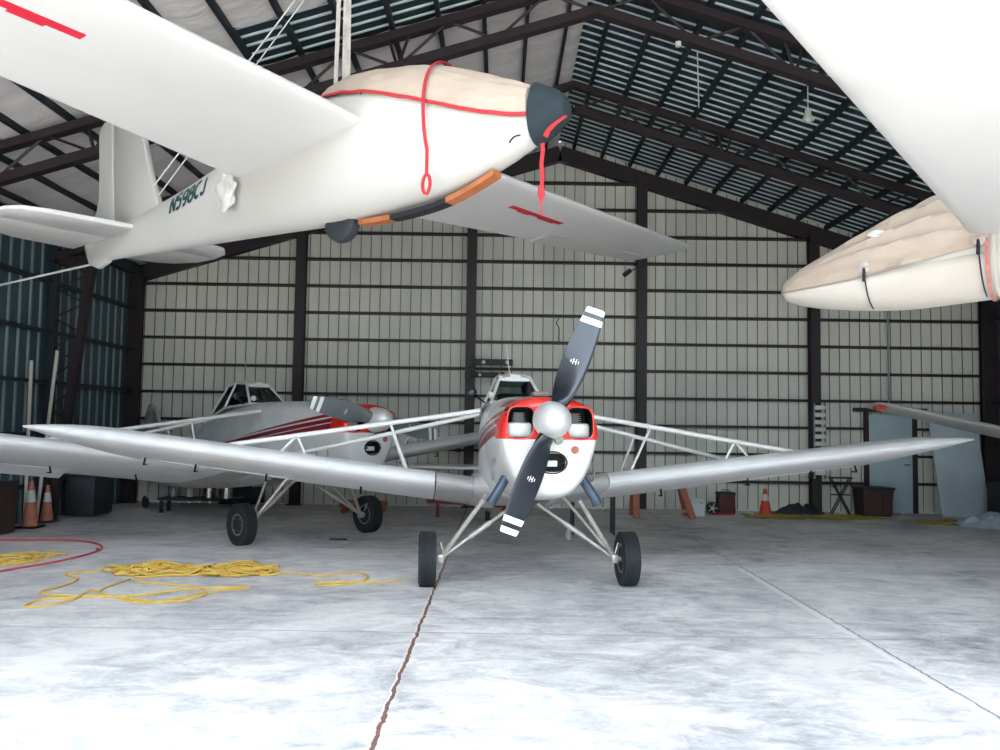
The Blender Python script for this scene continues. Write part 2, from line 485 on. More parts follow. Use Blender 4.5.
# lattice roof frames
def lattice_frame(Y, label):
    th = thing('lattice_frame', label, 'roof frame', (0, Y, 0))
    top = lambda x: roofz(x)-.215; bot = lambda x: roofz(x)-.645
    for nm, fn, hh in (('top_chord', top, .11), ('bottom_chord', bot, .12)):
        bm = bmesh.new()
        for xe in (XL+.1, XR-.1):
            bar(bm, (RX, 0, fn(RX)), (xe, 0, fn(xe)), .15, hh)
        obj(nm, bm, 'steel_brown', th, smooth=False)
    bm = bmesh.new(); step = 1.3
    for sgn, xe in ((1, XR), (-1, XL)):
        xx = RX; k = 0
        while abs(xx-xe) > .9:
            x2 = xx+sgn*step/2; x3 = xx+sgn*step
            if (x3-xe)*sgn > 0: x3 = xe
            a, b = (xx, 0, bot(xx)), (x2, 0, top(x2))
            tube(bm, [a, b], .02, 6)
            tube(bm, [b, (x3, 0, bot(x3))], .02, 6)
            if k % 3 == 1:
                for dx in (-.14, .14): tube(bm, [(x3, 0, bot(x3)), (x3+dx, 0, top(x3))], .022, 6)
            xx = x3; k += 1
    obj('web_bracing', bm, 'steel_brown', th)
    for sgn, X in ((1, XL+.12), (-1, XR-.12)):
        bm = bmesh.new()
        H = roofz(X)-.4
        bar(bm, (X, 0, 0), (X, 0, H), .14, .12, V((1, 0, 0)))
        obj('outer_column_chord', bm, 'steel_dark', th, smooth=False)
        bm = bmesh.new()
        bar(bm, (X+sgn*.12, 0, .02), (X+sgn*.62, 0, H-.35), .14, .12, V((1, 0, 0)))
        bar(bm, (X, 0, H-.3), (X+sgn*.68, 0, H-.34), .14, .16)
        obj('inner_column_chord', bm, 'steel_brown', th, smooth=False)
        bm = bmesh.new()
        for k in range(8):
            z0 = .4+k*.5; z1 = z0+.25
            f = lambda z: X+sgn*(.12+.5*z/(H-.35))
            tube(bm, [(X, 0, z0), (f(z1), 0, z1)], .014, 6); tube(bm, [(f(z1), 0, z1), (X, 0, z0+.5)], .014, 6)
        obj('column_lacing', bm, 'steel_brown', th)
    return th
lattice_frame(10.6, 'dark lattice roof frame crossing overhead in front of the covered glider nose top')['label'] = 'nearest dark lattice roof frame, peak just above the hung glider nose'
lattice_frame(14.0, 'farther dark lattice roof frame, between the nearest one and the back wall')
lattice_frame(7.2, 'dark lattice roof frame over the hangar front, hidden mostly by wings')['label'] = 'dark lattice roof frame seen only at the top edge above the right glider wing'

# door in the back wall
dr = struct(D.objects.new('door_1', None)); COL.objects.link(dr); dr.location = (8.13, YB-.06, 0)
bm = bmesh.new(); box(bm, (0, .0, 1.02), (.92, .045, 2.02), bevel=.004)
obj('door_leaf', bm, 'door_grey', dr)
bm = bmesh.new(); box(bm, (-.5, -.03, 1.05), (.07, .12, 2.1)); box(bm, (.5, -.03, 1.05), (.07, .12, 2.1)); box(bm, (0, -.03, 2.13), (1.5, .12, .08))
obj('door_frame', bm, 'steel_brown', dr, smooth=False)
bm = bmesh.new(); tube(bm, [(.36, -.02, 1.0), (.36, -.09, 1.0)], .015); tube(bm, [(.36, -.09, 1.0), (.25, -.09, 1.0)], .012)
obj('door_handle', bm, 'chrome', dr)
bm = bmesh.new(); tube(bm, [(-.46, -.1, 2.0), (-.46, -.1, .1)], .012); obj('door_conduit', bm, 'pvc', dr)

# ------------------------------------------------------------------ crop duster aeroplane (local: nose +x, left +y, ground z=0, x=0 at the propeller)
BODY = [(1.2, .515, 1.985, .93, 3.0, .80), (1.6, .52, 2.0, .90, 3.2, .86), (2.2, .50, 2.0, .86, 3.4, .95), (2.8, .46, 1.985, .80, 3.4, 1),
        (3.4, .42, 1.93, .70, 3.2, 1), (3.9, .38, 1.83, .62, 3, 1), (4.4, .33, 1.68, .56, 3, 1), (5.2, .25, 1.44, .50, 2.8, 1), (6.2, .15, 1.2, .50, 2.6, 1), (7.0, .06, 1.03, .54, 2.4, 1), (7.3, .03, .98, .58, 2.2, 1)]
COWL = [(.05, .36, 1.875, 1.13, 2.7, .66), (.07, .42, 1.92, 1.08, 2.8, .66), (.11, .445, 1.94, 1.055, 2.9, .67), (.2, .465, 1.95, 1.03, 2.9, .69), (.45, .485, 1.96, 1.0, 2.9, .73),
        (.8, .505, 1.975, .96, 3.0, .77), (1.2, .52, 1.99, .93, 3.0, .80)]
def sec_ring(s, hw, zt, zb, n, bf, N=48):
    out = []; zc = (zt+zb)/2; hh = (zt-zb)/2
    for k in range(N):
        a = 2*pi*k/N
        y = sgnpow(cos(a), 2/n)*hw; z = zc+sgnpow(sin(a), 2/n)*hh
        u = (z-zb)/(zt-zb)
        y *= bf+(1-bf)*min(1, u/.62)
        out.append(V((-s, y, z)))
    return out
def wing_sections(side, y0, y1, LE, chordf, thick, dih, inc, tipfn=None, n=24, ns=14, cut=None):
    rings = []
    for j in range(n+1):
        y = y0+(y1-y0)*j/n if tipfn is None else tipfn(j/n)
        rings.append(foil_ring(side, y, LE, chordf, thick, dih, inc, ns, cut))
    return rings
def foil_ring(side, y, LE, chordf, thick, dih, inc, ns=14, cut=None):
    off, c = chordf(y)
    base = V(LE)+V((0, side*y*cos(dih), y*sin(dih)))
    back = V((-cos(inc), 0, -sin(inc))); up = V((-sin(inc), 0, cos(inc)))
    ring = []
    pts = []
    for k in range(ns+1):       # upper TE->LE
        t = (1-k/ns)
        xx = t*t*(3-2*t) if False else (1-cos(pi*t))/2
        pts.append((xx, 1))
    for k in range(1, ns):      # lower LE->TE
        t = k/ns; pts.append(((1-cos(pi*t))/2, -1))
    cc = cut if cut else 1.0
    for xx, sg in pts:
        xx *= cc
        yt = 5*thick*(.2969*sqrt(xx)-.126*xx-.3516*xx*xx+.2843*xx**3-.1015*xx**4)
        cam = .03*4*xx*(1-xx)
        z = cam+yt if sg > 0 else cam*.8-yt*.72
        ring.append(base+back*(off+xx*c)+up*(z*c))
    return ring
def make_plane(label, matrix, prop_angle, blade, blade_back, wheel_steer, aileron_deg):
    root = thing('propeller_airplane', label, 'airplane', matrix=matrix)
    # fuselage
    bm = bmesh.new(); S = [1.22+(7.3-1.22)*k/44 for k in range(45)]
    loft(bm, [sec_ring(s, *cr(BODY, s)) for s in S])
    fus = obj('fuselage', bm, 'body', root)
    # cowling with two engine inlets cut through the red bowl
    bm = bmesh.new(); S = [.05, .058, .07, .09, .11, .15, .2]+[.2+1.0*k/10 for k in range(1, 11)]
    loft(bm, [sec_ring(s, *cr(COWL, s)) for s in S])
    cw = obj('cowling', bm, None, root, mats=['cowl', 'black'])
    cuts = []
    def rrect(yc, zc, hw, hh, x0, x1, n=4, N=28, skew=0):
        bm = bmesh.new(); rings = []
        for x in (x0, x1):
            ring = []
            for k in range(N):
                a = 2*pi*k/N; y = sgnpow(cos(a), 2/n)*hw; z = sgnpow(sin(a), 2/n)*hh
                ring.append(V((x, yc+y+skew*z, zc+z)))
            rings.append(ring)
        loft(bm, rings); return obj('cut', bm, 'black', None, smooth=False)
    for sg in (-1, 1): cuts.append(rrect(sg*.268, 1.715, .122, .145, .2, -.42, 3.6, skew=-sg*.06))
    cuts.append(rrect(.02, 1.36, .12, .085, .2, -.17, 2.4))
    for c in cuts: c.matrix_parent_inverse = E3
    sv = root.matrix_world.copy()
    cw.parent = None
    boolean(cw, cuts)
    cw.parent = root
    me = cw.data
    while len(me.materials) < 2: me.materials.append(M['black'])
    bi = [i for i, mm in enumerate(me.materials) if mm and mm.name == 'black'][0]
    for p in me.polygons:
        c = p.center
        inl = any(abs(c.y-sg*.268+sg*.06*(c.z-1.715)) < .1245 and abs(c.z-1.715) < .1485 for sg in (-1, 1))
        inl2 = abs(c.y-.02) < .122 and abs(c.z-1.36) < .088
        if (inl or inl2) and c.x < -.068: p.material_index = bi
    for p in me.polygons: p.use_smooth = True
    try: me.set_sharp_from_angle(angle=radians(35))
    except Exception: pass
    # bright lip around each inlet
    for sg in (-1, 1):
        bm = bmesh.new(); pts = []
        for k in range(33):
            a = 2*pi*k/32; y = sgnpow(cos(a), 2/3.6)*.124; z = sgnpow(sin(a), 2/3.6)*.147
            pts.append((-.052, sg*.268+y-sg*.06*z, 1.715+z))
        tube(bm, pts, .009, 8, caps=False); obj('inlet_lip', bm, 'red', cw)
        bm = bmesh.new(); box(bm, (-.26, sg*.265, 1.645), (.22, .23, .14), bevel=.03); obj('engine_baffle', bm, 'bay_floor', cw)
        bm = bmesh.new()
        for q in range(6): box(bm, (-.33, sg*.26, 1.70+q*.02), (.12, .13-.006*q, .008))
        box(bm, (-.37, sg*.26, 1.75), (.08, .09, .12), bevel=.01)
        obj('engine_cylinder', bm, 'engine', cw)
    bm = bmesh.new()
    loft(bm, [[V((h, .02+r_*cos(2*pi*k/36), 1.36+r_*.74*sin(2*pi*k/36))) for k in range(36)] for r_, h in ((.122, -.04), (.14, -.045), (.142, -.06), (.12, -.09))], cap=(False, False))
    for yy in (-.085, .125): revolve(bm, [(.001, -.03), (.012, -.03), (.012, -.09), (.001, -.09)], 'x', 10, Matrix.Translation((0, yy, 1.36)))
    obj('intake_ring', bm, 'black', cw)
    bm = bmesh.new(); box(bm, (-.085, .005, 1.35), (.02, .13, .055), bevel=.006); obj('intake_filter', bm, 'plastic_white', cw)
    bm = bmesh.new(); revolve(bm, [(.001, -.035), (.034, -.035), (.038, -.06), (.001, -.06)], 'x', 20, Matrix.Translation((0, .225, 1.475))); obj('access_plug', bm, 'wood', cw)
    bm = bmesh.new(); revolve(bm, [(.02, .0), (.04, -.0), (.045, -.06), (.02, -.06)], 'x', 18, Matrix.Translation((0, .075, 1.565))); obj('starter_port', bm, 'engine', cw)
    for sg in (-1, 1):       # round side access panel
        for yy, zz, rx in ((.43, 1.27, .14),):
            bm = bmesh.new(); tube(bm, [(-.52+rx*cos(2*pi*k/28), sg*(.468+.0*k), zz+.1*sin(2*pi*k/28)) for k in range(29)], .008, 6, caps=False)
            obj('access_panel_rim', bm, 'engine', cw)
        bm = bmesh.new(); tube(bm, [(-.42, sg*.36, 1.2), (-.36, sg*.47, 1.02), (-.38, sg*.5, .97)], [.045, .045, .045], 14); obj('exhaust_stack', bm, 'blue_pipe', root)
    bm = bmesh.new(); box(bm, (-.75, .0, 1.995), (.22, .16, .05), bevel=.02); obj('hopper_hatch', bm, 'wood_pale', fus)
    # spinner
    bm = bmesh.new(); prof = [(.001, .27)]+[(.165*sin(a)**.9, .27-.27*(1-cos(a))) for a in [pi/2*k/12 for k in range(1, 13)]]+[(.17, -.04), (.12, -.05), (.001, -.05)]
    revolve(bm, prof, 'x', 40, Matrix.Translation((.05, 0, 1.74)))
    spn = obj('spinner', bm, 'spinner', root)
    # propeller
    pr = D.objects.new('propeller', None); link(pr, root); pr.location = (.08, 0, 1.74); pr.rotation_euler = (prop_angle, 0, 0)
    tab = [(.1, .06, .05, 58), (.16, .09, .06, 50), (.26, .115, .04, 40), (.4, .13, .028, 32), (.6, .13, .02, 25), (.8, .116, .015, 20), (.915, .103, .012, 18), (.97, .096, .011, 17), (1.015, .09, .01, 16), (1.065, .080, .006, 15)]
    for sg in (1, -1):
        bm = bmesh.new(); rings = []; rs = [.1+(.915-.1)*k/18 for k in range(19)]+[.94, .97, .99, 1.012, 1.04, 1.06, 1.065]
        for r in rs:
            hc, ht, tw = cr(tab, r); tw = radians(tw)
            if r > 1.062: hc *= .9
            ring = []
            for k in range(20):
                a = 2*pi*k/20; c0 = hc*cos(a); t0 = ht*sin(a)*(1 if r < .2 else (.55+.45*cos(a)))
                yy = c0*cos(tw)+t0*sin(tw); xx = c0*sin(tw)*.9-t0*cos(tw)
                ring.append(V((xx, sg*yy, sg*r)))
            rings.append(ring)
        def mf(i, k):
            r = (rs[i]+rs[min(i+1, len(rs)-1)])/2
            return 1 if r > 1.012 or .915 < r < .972 else 0
        loft(bm, rings, mif=mf)
        bl = obj('propeller_blade', bm, None, pr, mats=[blade if sg > 0 else blade_back, 'stripe_white'])
        # maker's mark: small white H with side ticks
        bm = bmesh.new(); hc, ht, tw = cr(tab, .55); tw = radians(tw)
        def q(u, v, w, h):
            pts = []
            for a, b in ((u-w/2, v-h/2), (u+w/2, v-h/2), (u+w/2, v+h/2), (u-w/2, v+h/2)):
                c0 = a; t0 = -ht*.55-.012
                pts.append(bm.verts.new((c0*sin(tw)*.9-t0*cos(tw), sg*(c0*cos(tw)+t0*sin(tw)), sg*(.55+b))))
            bm.faces.new(pts)
        q(-.014, 0, .008, .05); q(.014, 0, .008, .05); q(0, 0, .028, .008); q(-.036, .0, .008, .026); q(.036, 0, .008, .026)
        obj('blade_emblem', bm, 'stripe_white', bl, smooth=False)
    # wings
    inc = radians(12.5); dih = radians(7.2)
    LE = (-2.02, 0, .935); CH = 1.6; Y1 = 5.5
    def ch(y):
        if y < 4.35: return (0, CH)
        t = (y-4.35)/(Y1-4.35); le = .10*t**3; te = CH*(1-.84*t**2.6)
        return (le, max(.05, te-le))
    for side, nm in ((1, 'left'), (-1, 'right')):
        bm = bmesh.new()
        loft(bm, [foil_ring(side, y, LE, ch, .165, dih, inc) for y in (.3, .6, .85, .985)])
        obj('wing_root', bm, 'wing_metal', root)
        # collar fairing against the body
        bm = bmesh.new(); rg = foil_ring(side, .56, LE, lambda y: (-.05, CH+.1), .19, dih, inc)
        rg2 = foil_ring(side, .3, LE, lambda y: (-.1, CH+.2), .27, dih, inc)
        loft(bm, [rg2, rg]); obj('wing_fillet', bm, 'wing_metal', root)
        bm = bmesh.new()
        ya, yb = 2.75, 4.6
        ys = [(1.0+.29*k) for k in range(7)]
        ys = [y for y in ys if y < ya]+[ya]
        hi = .77
        rings = [foil_ring(side, y, LE, ch, .165, dih, inc) for y in ys]
        rings += [foil_ring(side, ya+.005+(yb-ya-.01)*k/8, LE, ch, .165, dih, inc, cut=hi) for k in range(9)]
        tip = [yb]+[yb+(Y1-yb)*sin(pi/2*k/12) for k in range(1, 13)]
        rings += [foil_ring(side, y, LE, ch, .165, dih, inc) for y in tip]
        loft(bm, rings); w = obj('wing', bm, 'wing_white', root)
        # aileron
        d = radians(aileron_deg*side)
        bm = bmesh.new(); rr = []
        for k in range(7):
            y = ya+.02+(yb-ya-.04)*k/6
            off, c = ch(y)
            base = V(LE)+V((0, side*y*cos(dih), y*sin(dih))); back = V((-cos(inc), 0, -sin(inc))); up = V((-sin(inc), 0, cos(inc)))
            hp = base+back*(off+c*hi)+up*(.012)
            b2 = (back*cos(d)-up*sin(d)); u2 = (up*cos(d)+back*sin(d)); L = c*(1-hi)
            rr.append([hp+u2*.058, hp+b2*L*.5+u2*.04, hp+b2*L+u2*.006, hp+b2*L-u2*.004, hp+b2*L*.5-u2*.018, hp-u2*.042])
        loft(bm, rr); obj('aileron', bm, 'wing_white', w, angle=50)
        # hinge brackets below the wing
        for y in (1.9, 3.05, 3.9, 4.5):
            base = V(LE)+V((0, side*y*cos(dih), y*sin(dih))); back = V((-cos(inc), 0, -sin(inc))); up = V((-sin(inc), 0, cos(inc)))
            p = base+back*(CH*.68)-up*.09
            bm = bmesh.new(); tube(bm, [p+up*.06, p-up*.03-back*.03], .013, 6); tube(bm, [p-up*.03-back*.03, p+back*.09-up*.005], .009, 6)
            obj('hinge_bracket', bm, 'black', w)
        # lift struts and jury struts
        def wp(y, f, up_=.05):
            base = V(LE)+V((0, side*y*cos(dih), y*sin(dih)))
            return base+V((-cos(inc), 0, -sin(inc)))*(CH*f)+V((-sin(inc), 0, cos(inc)))*up_
        top_f = V((-2.1, side*.49, 1.85)); top_r = V((-2.9, side*.45, 1.82))
        e_f = wp(3.35, .2, .14); e_r = wp(3.05, .62, .12)
        for a, b in ((top_f, e_f), (top_r, e_r)):
            bm = bmesh.new(); tube(bm, [a, b], .034, 12, flat=.8); obj('wing_strut', bm, 'white_paint', root)
        for tt, f0, f1, a, b in ((.36, .2, .2, top_f, e_f), (.41, .6, .6, top_r, e_r), (.73, .2, .2, top_f, e_f)):
            p = a.lerp(b, tt); yy = abs(p.y)/cos(dih)
            bm = bmesh.new(); tube(bm, [p, wp(yy-.1*(tt < .5)-.1, f0, .13)], .015, 8)
            if tt > .5: tube(bm, [p, wp(yy+.2, f0, .13)], .014, 8)
            obj('jury_strut', bm, 'white_paint', root)
        # landing gear
        hub = V((-1.5, side*.93, .285))
        pts = [((-1.28, side*.5, .92), hub), ((-1.7, side*.12, .84), hub), ((-1.95, side*.42, .92), hub)]
        for q, (a, b) in enumerate(pts):
            bm = bmesh.new(); tube(bm, [a, b], .026 if q == 0 else .019, 10); 
            if q == 1: tube(bm, [V(a).lerp(V(b), .35), V(a).lerp(V(b), .62)], .03, 10)
            obj('gear_leg', bm, 'tube', root)
        bm = bmesh.new(); box(bm, (-1.5, side*.93, .285), (.09, .07, .09), bevel=.01); tube(bm, [(-1.5, side*.92, .285), (-1.5, side*1.05, .285)], .03, 12)
        tube(bm, [(-1.4, side*.99, .44), (-1.36, side*.93, .47), (-1.36, side*.9, .36)], .008, 6)
        obj('axle', bm, 'tube', root)
        wh = D.objects.new('wheel', None); link(wh, root); wh.location = (-1.5, side*1.065, .285); wh.rotation_euler = (0, 0, wheel_steer)
        bm = bmesh.new(); prof = [(.15, -.07), (.2, -.092), (.245, -.092), (.268, -.08)]
        for q in range(6):
            h = -.068+q*.0272
            prof += [(.283, h-.0085), (.284, h+.0085), (.272, h+.011), (.272, h+.0155)]
        prof += [(.268, .08), (.245, .092), (.2, .092), (.15, .07)]
        revolve(bm, prof, 'y', 44); obj('tyre', bm, 'rubber', wh, angle=25)
        bm = bmesh.new(); revolve(bm, [(.001, -.03), (.05, -.03), (.06, -.055), (.15, -.075), (.155, -.06), (.155, .06), (.15, .075), (.06, .055), (.05, .075), (.001, .075)], 'y', 28)
        for q in range(6): revolve(bm, [(.001, side*.08), (.01, side*.08), (.01, side*.04), (.001, side*.04)][::1], 'y', 8, Matrix.Translation((.09*cos(q*pi/3), 0, .09*sin(q*pi/3))))
        obj('hub_cap', bm, 'hub', wh)
    # canopy: tubular frame and glass
    g = {'wf': [(-2.72, .32, 1.97), (-3.08, .19, 2.29)], 'mid': [(-3.38, .39, 1.90), (-3.38, .2, 2.31)], 'rear': [(-4.02, .33, 1.72), (-3.72, .16, 2.25)]}
    def P(k, i, sg): x, y, z = g[k][i]; return V((x, sg*y, z))
    bm = bmesh.new()
    for quad in ([P('wf', 0, -1), P('wf', 0, 1), P('wf', 1, 1), P('wf', 1, -1)],
                 [P('wf', 0, 1), P('mid', 0, 1), P('mid', 1, 1), P('wf', 1, 1)], [P('wf', 0, -1), P('mid', 0, -1), P('mid', 1, -1), P('wf', 1, -1)],
                 [P('mid', 0, 1), P('rear', 0, 1), P('rear', 1, 1), P('mid', 1, 1)], [P('mid', 0, -1), P('rear', 0, -1), P('rear', 1, -1), P('mid', 1, -1)],
                 [P('rear', 0, 1), P('rear', 0, -1), P('rear', 1, -1), P('rear', 1, 1)]):
        bm.faces.new([bm.verts.new(p) for p in quad])
    cn = obj('canopy', bm, 'glass', root, smooth=False)
    bm = bmesh.new()
    for k in g:
        for sg in (-1, 1): tube(bm, [P(k, 0, sg), P(k, 1, sg)], .02, 8)
    for i in (0, 1):
        tube(bm, [P('wf', i, -1), P('wf', i, 1)], .018, 8); tube(bm, [P('rear', i, -1), P('rear', i, 1)], .018, 8)
        for sg in (-1, 1): tube(bm, [P('wf', i, sg), P('mid', i, sg), P('rear', i, sg)], .02, 8)
    obj('canopy_frame', bm, 'white_paint', cn)
    bm = bmesh.new()
    rings = []
    for k, (x, w, z) in enumerate(((-3.03, .19, 2.29), (-3.12, .205, 2.33), (-3.35, .215, 2.35), (-3.6, .19, 2.32), (-3.74, .16, 2.25))):
        rings.append([V((x, w*cos(a), z-.035+.045*sin(a)*(1 if sin(a) > 0 else .4))) for a in [2*pi*q/16 for q in range(16)]])
    loft(bm, rings); box(bm, (-3.03, .0, 2.31), (.04, .13, .03)); obj('canopy_roof', bm, 'white_paint', cn)
    bm = bmesh.new(); tube(bm, [(-3.3, -.04, 2.34), (-3.36, -.09, 2.74)], .006, 6); obj('antenna', bm, 'pvc', cn)
    bm = bmesh.new(); box(bm, (-3.6, 0, 1.9), (.1, .34, .42), bevel=.04); box(bm, (-3.35, 0, 1.78), (.4, .36, .1), bevel=.03); box(bm, (-2.85, 0, 1.98), (.16, .42, .1), bevel=.02)
    obj('pilot_seat', bm, 'dark_box', root)
    bm = bmesh.new(); revolve(bm, [(.001, .02), (.045, .015), (.06, 0), (.05, -.03), (.001, -.04)], 'x', 18, Matrix.Translation((-2.7, -.56, 2.08)))
    tube(bm, [(-2.73, -.54, 2.06), (-2.8, -.39, 1.96)], .01, 6); obj('mirror', bm, 'navy', root)
    bm = bmesh.new(); revolve(bm, [(.001, .045), (.03, .035), (.045, 0), (.03, -.03), (.001, -.035)], 'x', 18, Matrix.Translation((-2.6, -.33, 2.05))); obj('beacon_lamp', bm, 'lamp', root)
    # tail
    def flat_outline(pts, t, plane='xz', y=0):
        bm = bmesh.new(); R = []
        c = sum((V(p) for p in pts), V((0, 0)))/len(pts)
        for off, sc in ((-t, .93), (-t*.6, 1), (t*.6, 1), (t, .93)):
            R.append([V((c.x+(p[0]-c.x)*sc, off, c.y+(p[1]-c.y)*sc)) if plane == 'xz' else V((c.x+(p[0]-c.x)*sc, c.y+(p[1]-c.y)*sc, y+off)) for p in pts])
        loft(bm, R); return bm
    obj('tail_fin', flat_outline([(-6.25, 1.15), (-6.5, 1.5), (-6.72, 1.88), (-6.85, 1.98), (-6.9, 1.9), (-6.9, .95)], .03), 'wing_metal', root)
    obj('rudder', flat_outline([(-6.91, .6), (-6.91, 1.97), (-7.0, 2.03), (-7.12, 1.98), (-7.25, 1.75), (-7.4, 1.3), (-7.42, .9), (-7.3, .62), (-7.1, .55)], .025), 'wing_metal', root)
    for sg in (-1, 1):
        obj('horizontal_stabilizer', flat_outline([(-6.35, sg*.05), (-6.45, sg*.9), (-6.62, sg*1.3), (-6.85, sg*1.45), (-7.2, sg*1.4), (-7.3, sg*1.1), (-7.32, sg*.2), (-7.2, sg*.05)], .025, 'xy', .98), 'wing_white', root)
    bm = bmesh.new(); tube(bm, [(-6.7, 0, .55), (-7.05, 0, .2), (-7.1, 0, .12)], .02, 8)
    obj('tail_spring', bm, 'tube', root)
    bm = bmesh.new(); revolve(bm, [(.04, -.03), (.09, -.035), (.115, -.02), (.12, 0), (.115, .02), (.09, .035), (.04, .03)], 'y', 24, Matrix.Translation((-7.1, 0, .12))); obj('tail_wheel', bm, 'rubber', root)
    # spray boom behind the wings
    bm = bmesh.new()
    tube(bm, [(-3.9, -2.6, 1.0), (-3.78, -.6, .74), (-3.78, .6, .74), (-3.9, 2.6, 1.0)], .018, 8)
    obj('spray_boom', bm, 'tube', root)
    return root

def plane_matrix(x, y, fx, fy):
    return Matrix.Translation((x, y, 0)) @ Matrix.Rotation(atan2(fy, fx), 4, 'Z')
A = make_plane('white crop plane with bright red nose ring and two-blade propeller facing the camera', plane_matrix(.463, 7.4, .09, -.996), radians(-21), 'navy', 'navy', 0, 0)
B = make_plane('white crop plane with dark red side stripes parked behind on the left', plane_matrix(-1.68, 11.2, .72, -.694), radians(79), 'blade_grey', 'blade_grey', 0, -14)

# ------------------------------------------------------------------ gliders
GB = [(1.61, .0, -.30, -.30), (1.59, .04, -.24, -.35), (1.52, .08, -.175, -.40), (1.36, .13, -.08, -.46), (1.1, .20, .07, -.54), (.6, .29, .32, -.63), (.1, .34, .46, -.64), (-.4, .34, .50, -.62),
      (-.9, .31, .46, -.57), (-1.5, .26, .36, -.50), (-2.5, .17, .21, -.39), (-3.5, .09, .12, -.28), (-4.2, .04, .10, -.20), (-4.3, .02, .08, -.17)]
GB_A = GB
def gring(x, N=44, off=0, a0=0, a1=2*pi, closed=True):
    hw, zt, zb = cr(GB, x); zc = (zt*.45+zb*.55); out = []
    for k in range(N if closed else N+1):
        a = a0+(a1-a0)*k/N
        hh = (zt-zc) if sin(a) > 0 else (zc-zb)
        e = 2/2.25
        out.append(V((x, sgnpow(cos(a), e)*(hw+off), zc+sgnpow(sin(a), e)*(hh+off))))
    return out
def cut_outline(pts, t, plane='xz', at=0):
    bm = bmesh.new(); R = []; c = sum((V(p) for p in pts), V((0, 0)))/len(pts)
    for off, sc in ((-t, .95), (-t*.6, 1), (t*.6, 1), (t, .95)):
        R.append([V((c.x+(p[0]-c.x)*sc, at+off, c.y+(p[1]-c.y)*sc)) if plane == 'xz' else V((c.x+(p[0]-c.x)*sc, c.y+(p[1]-c.y)*sc, at+off)) for p in pts])
    loft(bm, R); return bm
def make_glider(label, matrix, skid=True, swp=.186, lex=.02, c0=1.57, c1=.86):
    root = thing('glider', label, 'glider', matrix=matrix)
    bm = bmesh.new(); xs = [GB[0][0]-q for q in (0, .004, .012, .035, .07, .13)]+[1.36-5.66*k/46 for k in range(47)]
    rings = [gring(x) for x in xs[1:]]
    loft(bm, rings); fu = obj('fuselage', bm, 'glider_white', root)
    s = 5.9
    def ch(y):
        k = (y-.3)/(s-.3); le = -swp*k; c = c0+(c1-c0)*k
        if y > s-.12: u = (y-(s-.12))/.12; q = .12*(1-sqrt(max(0, 1-u*u))); le += q*1.2; c -= q*1.7
        return (-(-le) if False else le, c)
    for side in (1, -1):
        bm = bmesh.new()
        LE = (lex, 0, .0)
        foil = lambda y, cut=None: foil_ring(side, y, LE, lambda yy: ch(yy), .12, radians(1.2), radians(1.2), cut=cut)
        ya, yb = 3.62, 5.72
        rings = [foil(.2+(ya-.2)*k/12) for k in range(13)]+[foil(ya+.004+(yb-ya-.008)*k/8, .74) for k in range(9)]+[foil(yb)]+[foil(s-.12+.12*sin(pi/2*k/6)) for k in range(7)]
        loft(bm, rings); w = obj('wing', bm, 'glider_grey', root)
        bm = bmesh.new(); rr = []
        for k in range(7):
            y = ya+.02+(yb-ya-.04)*k/6; off, c = ch(y)
            base = V(LE)+V((0, side*y*cos(radians(1.2)), y*sin(radians(1.2)))); dfl = radians(5)
            hp = base+V((-(off+c*.74), 0, -.02)); L = c*.26; b2 = V((-cos(dfl), 0, -sin(dfl))); u2 = V((-sin(dfl), 0, cos(dfl)))
            rr.append([hp+u2*.045, hp+b2*L*.5+u2*.03, hp+b2*L+u2*.004, hp+b2*L-u2*.003, hp+b2*L*.5-u2*.01, hp-u2*.012])
        loft(bm, rr); obj('aileron', bm, 'glider_white', w, angle=50)
        # red notched air-brake slot below the wing
        bm = bmesh.new(); y0, y1 = 2.28, 3.3
        def zlow(y, x):
            off, c = ch(y); xx = min(1, max(0, (-(x-LE[0])-off)/c))
            yt = 5*.12*(.2969*sqrt(xx)-.126*xx-.3516*xx*xx+.2843*xx**3-.1015*xx**4)
            return y*sin(radians(1.2))-sin(radians(1.2))*(off+xx*c)+(.03*4*xx*(1-xx)*.8-yt*.72)*c
        for k in range(10 if skid else 0):
            a = y0+(y1-y0)*k/10; b = y0+(y1-y0)*(k+1)/10
            w0 = .035; ext = .028 if k in (2, 3, 6, 7, 8) else .0
            cs = []
            for yy, xx in ((a, -.37+w0), (b, -.37+w0), (b, -.37-w0-ext), (a, -.37-w0-ext)): cs.append((xx, side*yy*cos(radians(1.2)), zlow(yy, xx)))
            lo = [bm.verts.new((p[0], p[1], p[2]-.006)) for p in cs]; hi = [bm.verts.new((p[0], p[1], p[2]+.01)) for p in cs]
            bm.faces.new(lo); bm.faces.new(hi[::-1])
            for q in range(4): bm.faces.new((lo[q], lo[(q+1) % 4], hi[(q+1) % 4], hi[q]))
        if skid: obj('air_brake', bm, 'spoiler_red', w, smooth=False)
        else: bm.free()
        # tailplane
        sg = side
        obj('stabilizer', cut_outline([(-3.42, 0), (-3.5, sg*.9), (-3.56, sg*1.12), (-3.68, sg*1.22), (-3.9, sg*1.25), (-3.9, 0)], .025, 'xy', 0.0), 'glider_grey', root)
        obj('elevator', cut_outline([(-3.92, sg*.06), (-3.92, sg*1.25), (-4.15, sg*1.2), (-4.36, sg*1.02), (-4.46, sg*.8), (-4.5, sg*.12)], .018, 'xy', -.005), 'glider_white', root)
    obj('tail_fin', cut_outline([(-3.05, .1), (-3.2, .5), (-3.3, .9), (-3.42, 1.3), (-3.85, 1.3), (-3.85, .0)], .035), 'glider_white', root)
